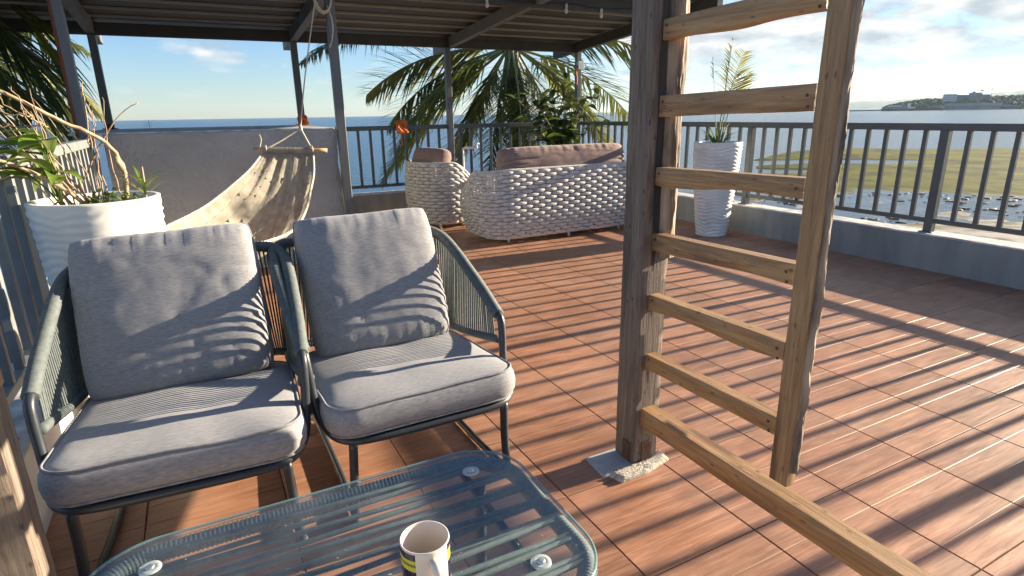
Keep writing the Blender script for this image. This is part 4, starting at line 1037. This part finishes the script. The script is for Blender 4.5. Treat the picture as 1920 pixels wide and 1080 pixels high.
for s_ in range(NS):
    b = MB(); u0, u1 = (s_+.005)/NS, (s_+.995)/NS; vs = []; fs = []; K = 4
    sub = 3; rows_ = []
    for i in range(m-1):
        for q in range(sub): rows_.append((i, q/sub))
    rows_.append((m-2, 1.0)); kk = 0
    for ri, (i, f) in enumerate(rows_):
        gap = .30 if ri > 14 and nz3(ri*.45, s_*3.7, 6) > .42 else .0       # slits where the strips part
        for k in range(K+1):
            u = u0+(u1-u0)*(gap+(1-2*gap)*k/K)
            p = hsurf(i, u).lerp(hsurf(i+1, u), f); ph = k/K
            nb = .003*math.sin(PI*ph)+.0012*math.sin(ri*1.3+s_*PI)
            vs.append(p+Vector((0, 0, nb))-O_)
    for ri in range(len(rows_)-1):
        for k in range(K): a = ri*(K+1)+k; fs.append((a, a+1, a+K+2, a+K+1))
    b.add(vs, fs); b.build('weave_strip', 'hammock_cloth', hm, smooth=True)
for E_ in (Ledge, Redge):
    b = MB(); P = resample(E_, .02); b.tube([p-O_+Vector((0, 0, .004)) for p in P], [.008+.0025*(i % 2) for i in range(len(P))], 7); b.build('edge_cord', 'hammock_rope', hm, smooth=True)
b = MB(); P = [Vector((.385, 4.865, .962)).lerp(Vector((.905, 4.80, .940)), k/8) for k in range(9)]; b.tube([p-O_ for p in P], .0165, 14); b.build('spreader_bar', 'bamboo', hm, smooth=True)
b = MB(); P = [Vector((.455, 4.857, .959)).lerp(Vector((.790, 4.815, .945)), k/60) for k in range(61)]; b.tube([p-O_+Vector((0, 0, -.004)) for p in P], [.0235+.003*nz3(k*.8, 2)+.0018*(k % 2) for k in range(61)], 14); b.build('hem', 'hammock_cloth', hm, smooth=True)
b = MB(); vs = []
for k in range(31):
    u = k/30; a = P[k*2]; c = hsurf(1, .02+.96*u); 
    for q in range(5): vs.append(a.lerp(c, q/4)+Vector((0, -.004*math.sin(PI*q/4)+.004*math.sin(u*44), -.012*(1-q/4)))-O_)
fs = [(k*5+q, (k+1)*5+q, (k+1)*5+q+1, k*5+q+1) for k in range(30) for q in range(4)]
b.add(vs, fs); b.build('hem_flap', 'hammock_cloth', hm, smooth=True)
apex = Vector((.742, 4.90, 1.105)); top = Vector((.985, 5.02, 2.095))
for e in ((.470, 4.856, .965), (.795, 4.815, .952)):
    b = MB(); b.tube(smooth_path([Vector(e)-O_, (Vector(e)+apex)*.5-O_-Vector((0, 0, .004)), apex-O_], 5), .0075, 7)
    b.tube([Vector(e)-O_+Vector((0, .024*math.cos(q*.7), .024*math.sin(q*.7))) for q in range(19)], .006, 6); b.build('sling_rope', 'hammock_rope', hm, smooth=True)
b = MB(); b.tube(smooth_path([apex-O_, (apex*.6+top*.4)-O_-Vector((.012, 0, 0)), top-O_], 6), .0048, 7); b.lathe([(.006, -.03), (.014, -.015), (.015, .01), (.008, .03)], 8, tuple(apex-O_)); b.build('hanging_rope', 'hammock_rope', hm, smooth=True)
b = MB(); ct = Vector((1.035, 5.06, 2.11))
for q in range(3):
    b.tube([ct-O_+Vector((.060*math.cos(k*PI/8)*(1+.06*q), .015*q-.02, -.005+.11*math.sin(k*PI/8)*(1+.05*q)-.03)) for k in range(16)], .0065, 6, closed=True)
b.tube(smooth_path([ct-O_+Vector((.03, 0, -.1)), ct-O_+Vector((.055, -.01, -.22)), ct-O_+Vector((.045, 0, -.33)), ct-O_+Vector((.02, .01, -.40))], 5), .006, 6)
b.build('rope_coil', 'hammock_rope', hm, smooth=True)
b = MB(); twig(b, [(-.23, .0, .12), (-.205, 0, .19), (-.215, -.01, .235)], .005, .003, 5, 3, .002); b.v = [(x, y_, z+.84) for x, y_, z in b.v]; b.build('loose_cord', 'hammock_rope', hm, smooth=True)
b = MB(); a, c = Vector(Ledge[-1])+Vector((-.02, .03, 0)), Vector(Redge[-1])+Vector((.03, -.03, 0)); b.tube([a.lerp(c, k/6)-O_ for k in range(7)], .016, 10); b.build('spreader_bar', 'bamboo', hm, smooth=True)
for e in (Ledge[-1], Redge[-1]):
    b = MB(); b.tube([Vector(e)-O_, Vector((-.615, 3.05, .78))-O_], .007, 6); b.build('sling_rope', 'hammock_rope', hm, smooth=True)

# ---------------------------------------------------------------- things on the back railing
def knot(name, label, loc, s, seed, strip=False):
    r = empty(name, loc, label=label, cat='cord'); rn_ = random.Random(seed); b = MB()
    for q in range(5):
        a0 = rn_.uniform(0, 6); tl = rn_.uniform(-.8, .8); P = []
        for k in range(18):
            a = 2*PI*k/18; P.append((s*(.8+.3*rn_.random())*math.cos(a+a0), s*.55*math.sin(a)*math.cos(tl)-.0, s*(.9+.3*rn_.random())*math.sin(a+tl)))
        b.tube(P, s*.27, 6, closed=True)
    b.build('cord_bundle', 'orange', r, smooth=True)
    if strip:
        b = MB(); b.tube(smooth_path([(0, 0, -s), (-.012, 0, -s*2), (-.004, -.01, -s*3.6)], 5), s*.16, 6); b.build('loose_end', 'orange', r, smooth=True)
    return r
knot('orange_cord', 'small orange cord knot on the railing next to the block wall', (1.555, 7.228, 1.045), .034, 1)
knot('orange_cord', 'large orange cord bundle tied on the railing above the woven armchair', (2.27, 7.215, 1.055), .062, 5, True)
knot('orange_cord', 'orange cord wound round the post foot on the block wall', (1.125, 7.205, 1.150), .045, 8)
hc = empty('hanging_cord', (4.735, 7.12, 1.72), label='orange cord hanging from the junction box on the roof post', cat='cord')
b = MB(); b.tube(smooth_path([(-.005, 0, .06), (.0, -.004, 0), (.012, -.002, -.08), (.012, 0, -.17)], 5), .009, 7); b.build('cord', 'orange', hc, smooth=True)
# white standpipe with tap beyond the sofa
sp2 = empty('standpipe', (2.70, 6.35, 0), label='white plastic standpipe with tap between armchair and sofa', cat='tap')
b = MB(); b.tube([(0, 0, .004), (0, 0, .80)], .012, 8); b.build('riser_pipe', 'pvc', sp2, smooth=True)
b = MB(); b.tube(smooth_path([(0, 0, .80), (.01, -.005, .822), (.06, -.02, .822), (.16, -.05, .824)], 5), .013, 8); b.build('elbow_pipe', 'pvc', sp2, smooth=True)
b = MB(); b.tube([(.15, -.047, .826), (.15, -.047, .865)], .010, 8); b.tube([(.12, -.04, .868), (.18, -.056, .868)], .008, 6); b.build('tap_handle', 'pvc', sp2, smooth=True)
# pot plant with broad leaves behind the sofa
SX, SY = 4.25, 6.72
pot('planter', 'tall white planter holding the broad-leaved shrub behind the sofa', (SX, SY, 0), 7.7, .21, .14, .72)
sh = empty('broadleaf_shrub', (SX, SY, .68), label='dark broad-leaved potted shrub standing behind the woven sofa', cat='shrub')
rn = random.Random(21)
for k in range(33):
    a = rn.uniform(0, 2*PI); sp = rn.uniform(.10, .72); z = rn.uniform(.22, .88) if k else 1.02
    e = (sp*math.cos(a), sp*math.sin(a)*.6, z); 
    b = MB(); P = twig(b, [(.03*math.cos(a), .03*math.sin(a), 0), (e[0]*.45, e[1]*.45, z*.55), e], .007, .003, 5, 4, .008, k); st = b.build('stem', 'dry_twig', sh, smooth=True)
    for q in range(9):
        t = .35+.65*q/8; p = P[min(len(P)-1, int(t*(len(P)-1)))]; aa = rn.uniform(0, 2*PI)
        b = MB(); leaf(b, p, (math.cos(aa), math.sin(aa), rn.uniform(-.3, .9)), rn.uniform(.15, .25), rn.uniform(.060, .088), rn.uniform(.3, 1.1), .18, 5, rn.uniform(-.6, .6))
        b.build('leaf', 'leaf_dark' if rn.random() < .72 else ('leaf_pale' if q > 6 else 'leaf'), st, smooth=True)

# ---------------------------------------------------------------- palms
def palm(name, label, crown, ground, spec, rn, lean=(0, 0), tr=.14, grp='coconut palms beyond the terrace'):
    r = empty(name, (crown[0]+lean[0], crown[1]+lean[1], ground), label=label, cat='palm tree', group=grp); off = Vector((crown[0]+lean[0], crown[1]+lean[1], ground))
    c = Vector(crown)-off; b = MB(); P = smooth_path([(0, 0, 0), (c.x*.3, c.y*.3, c.z*.4), (c.x*.8, c.y*.8, c.z*.8), c], 14)
    b.tube(P, [tr*(1.25-.45*i/(len(P)-1))+.010*(i % 2) for i in range(len(P))], 12); b.build('trunk', 'palm_trunk', r, smooth=True)
    for (az, el, ln, dr, lf, nl, m_, tw, hang) in spec:
        add_frond(r, m_, c+Vector((.08*math.cos(az), .08*math.sin(az), .05)), az, el, ln, dr, lf, nl, rn, .036, hang, tw, .026, 4, .14)
    return r
V2 = lambda dx, dy: math.atan2(dy, dx)
CR = (5.00, 9.5, 2.20)
def aim(px_right, depth):      # azimuth from picture-right and away components
    return math.atan2(-math.sin(_y)*px_right+math.cos(_y)*depth, math.cos(_y)*px_right+math.sin(_y)*depth)
rn = random.Random(31)
spec = [
 (aim(-1, -.15), R(2), 2.55, .85, .98, 89, 'palm_yellow', .55, .30),
 (aim(-1, .25), R(20), 4.1, .95, .72, 116, 'palm_dark', 0, 1.0),
 (aim(-.95, -.3), R(-34), 3.1, .55, .92, 87, 'palm_leaf', .35, .40),
 (aim(-.9, .3), R(-22), 2.9, .8, .92, 84, 'palm_dark', .2, .45),
 (aim(-.6, -.5), R(-52), 2.6, .4, .86, 75, 'palm_leaf', .3, .40),
 (aim(-.7, .1), R(-62), 2.4, .3, .80, 69, 'palm_dark', 0, .40),
 (aim(-.2, -.9), R(-58), 2.3, .3, .80, 69, 'palm_dark', 0, .40),
 (aim(.1, -1), R(-35), 2.3, .7, .86, 75, 'palm_leaf', 0, .45),
 (aim(.35, -.7), R(-62), 2.2, .3, .80, 66, 'palm_dark', 0, .40),
 (aim(1, -.1), R(15), 2.9, 1.15, .95, 89, 'palm_leaf', -.45, .40),
 (aim(1, .3), R(-12), 2.9, .9, .92, 84, 'palm_leaf', -.2, .45),
 (aim(.9, -.4), R(-36), 2.7, .6, .90, 81, 'palm_yellow', -.3, .35),
 (aim(.7, .3), R(-55), 2.4, .4, .80, 69, 'palm_dark', 0, .40),
 (aim(0, 1), R(60), 2.8, 1.6, .86, 81, 'palm_dark', 0, .5),
 (aim(-.6, .8), R(40), 2.9, 1.4, .86, 81, 'palm_dark', 0, .5),
 (aim(.6, .8), R(40), 2.9, 1.4, .86, 81, 'palm_dark', 0, .5),
 (aim(.2, -.6), R(72), 2.4, 1.2, .80, 75, 'palm_leaf', 0, .5),
 (aim(.1, -.35), R(-80), 1.9, .15, .50, 52, 'palm_yellow', 0, .35),
 (aim(-.25, -.2), R(-76), 2.1, .15, .60, 58, 'palm_dark', 0, .35),
 (aim(.3, .3), R(-74), 2.1, .15, .60, 58, 'palm_dark', 0, .35),
 (aim(-1, .1), R(-12), 2.6, .9, .95, 84, 'palm_leaf', .45, .35),
 (aim(-.85, -.5), R(-20), 2.4, .8, .92, 80, 'palm_leaf', .3, .4),
 (aim(-.45, .4), R(-40), 2.5, .6, .88, 74, 'palm_dark', .2, .4),
 (aim(.2, .5), R(-30), 2.4, .7, .88, 74, 'palm_dark', 0, .4),
 (aim(.45, -.4), R(-25), 2.4, .9, .88, 74, 'palm_leaf', -.2, .4),
]
pt = palm('coconut_palm', 'coconut palm with drooping fronds in the middle, behind the sofa', CR, -7.2, spec, rn, (.9, .5))
LC = (-2.75, 6.9, 2.15)
spec = [
 (R(12), R(35), 2.5, 3.2, .95, 40, 'palm_leaf', 0, 0.88),
 (R(-6), R(22), 2.2, 2.6, .95, 40, 'palm_dark', 0, 0.88),
 (R(30), R(15), 2.4, 2.2, .90, 40, 'palm_leaf', 0, 0.80),
 (R(-25), R(10), 2.2, 2.0, .90, 37, 'palm_dark', 0, 0.80),
 (R(5), R(-10), 2.1, 1.3, .85, 37, 'palm_leaf', 0, 0.72),
 (R(-15), R(-30), 2.0, 1.0, .85, 36, 'palm_dark', 0, 0.72),
 (R(22), R(-25), 2.1, 1.1, .85, 36, 'palm_leaf', 0, 0.72),
 (R(45), R(40), 2.6, 2.4, .9, 40, 'palm_dark', 0, 0.80),
 (R(95), R(40), 2.5, 2.2, .9, 36, 'palm_leaf', 0, 0.72),
 (R(150), R(30), 2.5, 2.0, .9, 36, 'palm_dark', 0, 0.72),
 (R(210), R(35), 2.5, 2.0, .9, 36, 'palm_leaf', 0, 0.72),
 (R(270), R(25), 2.4, 2.0, .9, 36, 'palm_dark', 0, 0.72),
 (R(320), R(55), 2.5, 2.3, .9, 37, 'palm_leaf', 0, 0.72),
]
palm('coconut_palm', 'coconut palm with hanging dark fronds at the far left edge', LC, -7.2, spec, random.Random(41), (-.4, .6), .15)
LC2 = (-3.35, 12.0, 1.6)
spec = [(R(a), R(e), 2.5, 2.2, .7, 56, 'palm_yellow' if i % 2 else 'palm_leaf', 0, .9) for i, (a, e) in enumerate(((0, 55), (25, 35), (-30, 40), (60, 50), (-10, 5), (110, 40), (180, 40), (240, 45), (300, 20), (15, -25)))]
palm('coconut_palm', 'yellow-green coconut palm seen low between the left roof posts', LC2, -7.2, spec, random.Random(43), (.3, .3), .14)
gt = empty('grass_tuft', (-.38, 7.34, zt+.012), label='few grass blades growing on the back edge of the block wall', cat='plant')
for k in range(7):
    b = MB(); leaf(b, (.02*k-.06, 0, 0), (.1*(k-3), .05, 1), .05+.05*rn.random(), .007, .3, .1, 3); b.build('blade', 'palm_dark', gt, smooth=True)

# ---------------------------------------------------------------- sea, tidal flat, far shore
SEA = -7.0
b = MB(); n = 96; rad = (0, 60, 200, 700, 2500, 8000, 15000); vs = [(0, 0, SEA)]; fs = []
for r_ in rad[1:]:
    for k in range(n): vs.append((r_*math.cos(2*PI*k/n), r_*math.sin(2*PI*k/n), SEA))
for k in range(n): fs.append((0, 1+k, 1+(k+1) % n))
for i in range(len(rad)-2):
    for k in range(n): fs.append((1+i*n+k, 1+(i+1)*n+k, 1+(i+1)*n+(k+1) % n, 1+i*n+(k+1) % n))
b.add(vs, fs); b.build('sea', 'sea', kind='structure')

def sm(a, b_, x):
    t = max(0, min(1, (x-a)/(b_-a))); return t*t*(3-2*t)
b = MB(); NR, NA = 190, 250; zone = []; vs = []; fs = []
az0, az1 = -30, 200          # compass from +Y clockwise, degrees
for i in range(NR+1):
    Rr = 6*(230/6)**(i/NR)
    for k in range(NA+1):
        az = az0+(az1-az0)*k/NA; a = R(az); x, y_ = Rr*math.sin(a), Rr*math.cos(a)
        nA = noise.fractal(Vector((x*.035, y_*.035, 1.7)), 1.0, 2.0, 4); nB = noise.fractal(Vector((x*.16, y_*.16, 5.1)), .8, 2.1, 4)
        nC = noise.fractal(Vector((x*.012, y_*.03, 9.1)), 1.0, 2.0, 3)
        east = sm(44, 50, az+nA*2)                       # the flat lies to the right of the house
        far = 108+46*sm(47, 57, az)+10*sm(60, 70, az)+nA*7
        alg = sm(60, 72, Rr+nA*9+(az-58)*-.55)*(1-sm(far-5, far+3, Rr))*east
        sand_edge = 50+(az-60)*.75
        h = -1.6
        flat_h = .16+.10*nA-.02*nB
        flat_h -= .6*(1-sm(2.5, 5.5, abs(Rr-108-6*nA-(az-55)*.8)))*(1-sm(59, 62.5, az+nB*2))+.5*(1-sm(1.0, 2.6, abs(Rr-92-5*nA)))*(1-sm(54, 57, az+nB))+.4*sm(.25, .45, nC)*sm(64, 68, az)     # long pools in the weed
        pud = -.065+.20*nB+.05*nA
        inner = flat_h*alg+(1-alg)*pud
        if Rr > far-6: inner = inner*(1-sm(far-6, far+4, Rr))-1.2*sm(far-6, far+8, Rr)
        h = inner*east-1.6*(1-east)
        beach = .055*(sand_edge-Rr); h = max(h, beach*1.0 if beach > -.3 and east > .4 else h)
        h = max(h, .12*(24-Rr)+.2*nB if Rr < 26 else -9)
        vs.append((x, y_, SEA+min(h, 1.2))); zone.append(min(1, alg*1.3+sm(.45, .7, nB)*.5*(1-sm(.15, .45, beach))))
for i in range(NR):
    for k in range(NA): a = i*(NA+1)+k; fs.append((a, a+1, a+NA+2, a+NA+1))
b.add(vs, fs); tf = b.build('tidal_flat', 'tidal_flat', smooth=True, kind='structure')
at = tf.data.attributes.new('zone', 'FLOAT', 'POINT'); at.data.foreach_set('value', zone)
# dark rocks and weed clumps in the shallows
rn = random.Random(51); rk = MB()
for k in range(800):
    az = R(rn.uniform(50, 86)); Rr = rn.uniform(44, 70)+(math.degrees(az)-60)*.6; x, y_ = Rr*math.sin(az), Rr*math.cos(az)
    if nz3(x*.09, y_*.09, 3) < -.02+.012*(62-math.degrees(az)): continue
    s = .06+.34*rn.random()**2.5; el = rn.uniform(.5, 2.2); o = len(rk.v)
    for (dz, q) in ((-.15, 1), (.10, .95), (.22, .55)):
        for j in range(6): a = j*PI/3+rn.random()*.5; rk.v.append((x+s*q*math.cos(a)*rn.uniform(.6, 1.4)*el, y_+s*q*math.sin(a)*rn.uniform(.6, 1.4)/el, SEA+s*dz*.8+.03))
    for i in range(2):
        for j in range(6): rk.f.append((o+i*6+j, o+i*6+(j+1) % 6, o+(i+1)*6+(j+1) % 6, o+(i+1)*6+j))
    rk.f.append(tuple(o+12+j for j in range(6)))
mat('rock', (.022, .022, .018), (.06, .055, .04), rough=.7, scale=2)
rk.build('shore_rocks', 'rock', label='scatter of dark rocks and weed in the shallow pools', cat='rocks', kind='stuff')

# mountains
def ridge(name, az0, az1, R0, prof, depth, seed, m_, n=220, kind='structure', rough_=.12, base=SEA-3, rows=7):
    b = MB(); vs = []; fs = []
    for i in range(n+1):
        t = i/n; a = R(az0+(az1-az0)*t); hgt = prof(az0+(az1-az0)*t)
        for j in range(rows):
            u = j/(rows-1); rr = R0+depth*(u-.0); q = math.sin(PI*min(1, u*1.0))**.8
            z = base+(hgt-base)*q*(1+rough_*noise.fractal(Vector((t*40*(az1-az0)/20+seed, u*3, seed)), .9, 2.0, 5))
            vs.append((rr*math.sin(a), rr*math.cos(a), z))
    for i in range(n):
        for j in range(rows-1): k = i*rows+j; fs.append((k, k+rows, k+rows+1, k+1))
    b.add(vs, fs); return b.build(name, m_, smooth=True, kind=kind)
def lerp_prof(pts):
    def f(a):
        for (a0, h0), (a1, h1) in zip(pts, pts[1:]):
            if a <= a1: t = max(0, (a-a0)/(a1-a0)); t = t*t*(3-2*t); return h0+(h1-h0)*t
        return pts[-1][1]
    return f
ridge('hills', 53.5, 110, 9000, lerp_prof([(53.5, -7), (55.5, 60), (57, 98), (59, 102), (61, 122), (63, 128), (65.5, 160), (67, 190), (72, 230), (80, 160), (95, 220), (110, 60)]), 2600, 3.3, 'mountain')
# wooded headland
HP = lerp_prof([(58.7, -6), (59.3, 2), (60.3, 9), (61.6, 16), (62.6, 14), (64, 20), (66, 19), (69, 20), (75, 30), (84, 22), (100, 30)])
ridge('headland', 58.6, 100, 1760, HP, 420, 8.8, 'woodland', 260)
rn = random.Random(61); wd = MB()
for k in range(2600):
    a_ = 58.9+41*rn.random()**1.7; t = rn.random()**1.3*.55; rr = 1762+420*t; zz_ = SEA-3+(HP(a_)-SEA+3)*math.sin(PI*t)**.8
    s = rn.uniform(3.5, 8); x, y_ = rr*math.sin(R(a_)), rr*math.cos(R(a_)); o = len(wd.v); nn_ = 6
    for (dz, q) in ((-.4, .6), (.1, 1.0), (.6, .8), (.95, .3)):
        for j in range(nn_): a = j*2*PI/nn_+rn.random()*.6; wd.v.append((x+s*q*math.cos(a)*rn.uniform(.75, 1.2), y_+s*q*math.sin(a)*rn.uniform(.75, 1.2), zz_+s*dz*rn.uniform(.85, 1.15)))
    for i in range(3):
        for j in range(nn_): wd.f.append((o+i*nn_+j, o+i*nn_+(j+1) % nn_, o+(i+1)*nn_+(j+1) % nn_, o+(i+1)*nn_+j))
    wd.f.append(tuple(o+3*nn_+j for j in range(nn_)))
wd.build('far_woodland', 'woodland', label='dense dark woodland covering the far headland', cat='woodland', kind='stuff')
def pol(az, r_): return (r_*math.sin(R(az)), r_*math.cos(R(az)))
def far_root(name, az, r_, z, label, cat):
    x, y_ = pol(az, r_); return empty(name, (x, y_, z), -R(az), label=label, cat=cat)
# local frames: x = to the right as seen from the terrace, y = away
fb = far_root('hotel_building', 64.0, 1860, 10, 'unfinished grey multi-storey building on the headland below the crane', 'building')
b = MB(); b.box(-46, -18, -8, 14, -14, 20); b.build('white_wing', 'far_white', fb)
b = MB(); b.box(-14, 44, -6, 16, -16, 17.5); b.build('concrete_frame', 'far_concrete', fb)
b = MB(); b.box(-17.8, -14.2, -2, 12, -14, 18); b.build('stair_core', 'far_concrete', fb)
for k in range(5):
    b = MB(); b.box(-48, -17, -10, -8.1, -3+k*4.6, -1.6+k*4.6); b.build('balcony_slab', 'far_concrete', fb)
for k in range(4):
    b = MB(); b.box(-15, 45.5, -9, -6.1, -1+k*4.6, -.2+k*4.6); b.build('floor_slab', 'far_roof', fb)
b = MB(); b.box(4, 30, 0, 12, 17.6, 22); b.box(10, 16, 2, 8, 22.1, 25); b.build('roof_plant_room', 'far_concrete', fb)
cr_ = far_root('tower_crane', 65.45, 1860, 8, 'red-brown tower crane beside the unfinished far building', 'crane')
b = MB()
for sx_, sy_ in ((-.8, -.8), (.8, -.8), (.8, .8), (-.8, .8)): b.tube([(sx_, sy_, -14), (sx_, sy_, 30)], .28, 4)
for k in range(14): s = 1 if k % 2 else -1; b.tube([(-.8*s, -.8, -12+k*3), (.8*s, -.8, -9+k*3)], .18, 4)
b.build('mast', 'far_red', cr_)
b = MB()
for z in (29, 31): b.tube([(-22, 0, z-.5), (95, 30, z+6)], .35, 4)
for k in range(20): b.tube([(-20+k*5.4, k*1.4*.9, 28.8+k*.31), (-17+k*5.4, k*1.4*.9, 30.6+k*.31)], .2, 4)
b.build('jib', 'far_red', cr_)
b = MB(); b.tube([(0, 0, 30), (0, 0, 40)], .4, 4); b.build('apex', 'far_red', cr_)
b = MB(); b.box(-22, -16, -1, 1, 26, 29); b.build('counterweight', 'far_red', cr_)
wh = far_root('warehouse', 64.5, 1735, SEA, 'long low grey-roofed warehouse on the far shore', 'building')
b = MB(); b.box(-52, 50, 0, 30, -1, 8); b.build('wall', 'far_concrete', wh)
b = MB(); b.add([(-54, -3, 8), (52, -3, 8), (52, 15, 14.5), (-54, 15, 14.5), (52, 33, 8), (-54, 33, 8)], [(0, 1, 2, 3), (3, 2, 4, 5), (0, 3, 5), (1, 4, 2)]); b.build('roof', 'far_roof', wh)
for k, (az, w_, h_, m_) in enumerate(((61.9, 8, 6, 'far_white'), (62.35, 10, 6.5, 'far_roof'), (62.8, 9, 8, 'far_white'), (66.6, 12, 6, 'far_roof'), (60.35, 7, 7, 'far_white'))):
    hb_ = far_root('shore_house', az, 1745, SEA, ('small white house at the water left of the warehouse', 'grey-roofed shed left of the warehouse on the far shore', 'white gabled house touching the warehouse on the far shore', 'grey shed at the right end of the far shore', 'white house near the tip of the far headland')[k], 'house')
    b = MB(); b.box(-w_, w_, 0, 10, -1, h_); b.build('wall', m_, hb_); b = MB(); b.add([(-w_-1, -1, h_), (w_+1, -1, h_), (w_+1, 5, h_+3.5), (-w_-1, 5, h_+3.5), (w_+1, 11, h_), (-w_-1, 11, h_)], [(0, 1, 2, 3), (3, 2, 4, 5), (0, 3, 5), (1, 4, 2)]); b.build('roof', 'far_roof', hb_)
def hull(w_, d_, h_, m_, parent, name='hull'):
    b = MB(); vs = []
    for z, q in ((-.6, .93), (h_*.3, .97), (h_, 1)):
        for x, y_ in ((-w_*q, 0), (-w_*.86, -d_), (w_*.86, -d_), (w_*q*1.02, 0), (w_*.86, d_), (-w_*.86, d_)): vs.append((x, y_, z))
    fs = [tuple(range(5, -1, -1)), tuple(range(12, 18))]
    for i in range(2):
        for k in range(6): fs.append((i*6+k, i*6+(k+1) % 6, (i+1)*6+(k+1) % 6, (i+1)*6+k))
    b.add(vs, fs); return b.build(name, m_, parent)
s1 = far_root('ferry', 59.7, 1690, SEA, 'green and white ferry moored at the tip of the far headland', 'ship')
hull(32, 7, 4.5, 'far_dark', s1); b = MB(); b.box(-29, 22, -5, 5, 4.6, 9.5); b.build('lower_deck', 'far_green', s1); b = MB(); b.box(-20, 10, -4, 4, 9.6, 12); b.build('upper_deck', 'far_white', s1); b = MB(); b.box(20, 27, -3, 3, 4.6, 16); b.build('bridge', 'far_white', s1)
s2 = far_root('barge', 61.15, 1660, SEA, 'long red-brown barge with a white deckhouse on the far water', 'ship')
hull(50, 8, 5, 'far_red', s2); b = MB(); b.box(-18, -6, -4, 4, 5.1, 8.5); b.build('deckhouse', 'far_white', s2); b = MB(); b.box(-4, 34, -5, 5, 5.1, 6.8); b.build('cargo', 'far_red', s2)
bw = far_root('breakwater', 57.9, 1790, SEA, 'thin dark breakwater running left from the far headland', 'breakwater')
b = MB(); b.add([(-46, -4, -1), (40, -4, -1), (40, 4, -1), (-46, 4, -1), (-44, -1.5, 2.6), (40, -1.5, 2.6), (40, 1.5, 2.6), (-44, 1.5, 2.6)], [(0, 1, 5, 4), (1, 2, 6, 5), (2, 3, 7, 6), (3, 0, 4, 7), (4, 5, 6, 7)]); b.build('rock_mound', 'far_dark', bw)

# ---------------------------------------------------------------- haze
HAZE = 2.6e-5
if HAZE:
    m_ = bpy.data.materials.new('haze'); m_.use_nodes = True; MATS['haze'] = m_; t = m_.node_tree
    for n_ in list(t.nodes):
        if n_.type == 'BSDF_PRINCIPLED': t.nodes.remove(n_)
    pv = t.nodes.new('ShaderNodeVolumePrincipled'); pv.inputs['Color'].default_value = (.62, .82, 1, 1); pv.inputs['Density'].default_value = HAZE; pv.inputs['Anisotropy'].default_value = .35
    t.links.new(pv.outputs[0], t.nodes['Material Output'].inputs['Volume'])
    b = MB(); b.box(-15200, 15200, -15200, 15200, -12, 270); b.build('haze', 'haze', kind='stuff', label='thin pale sea haze over the water and far shore', cat='haze')
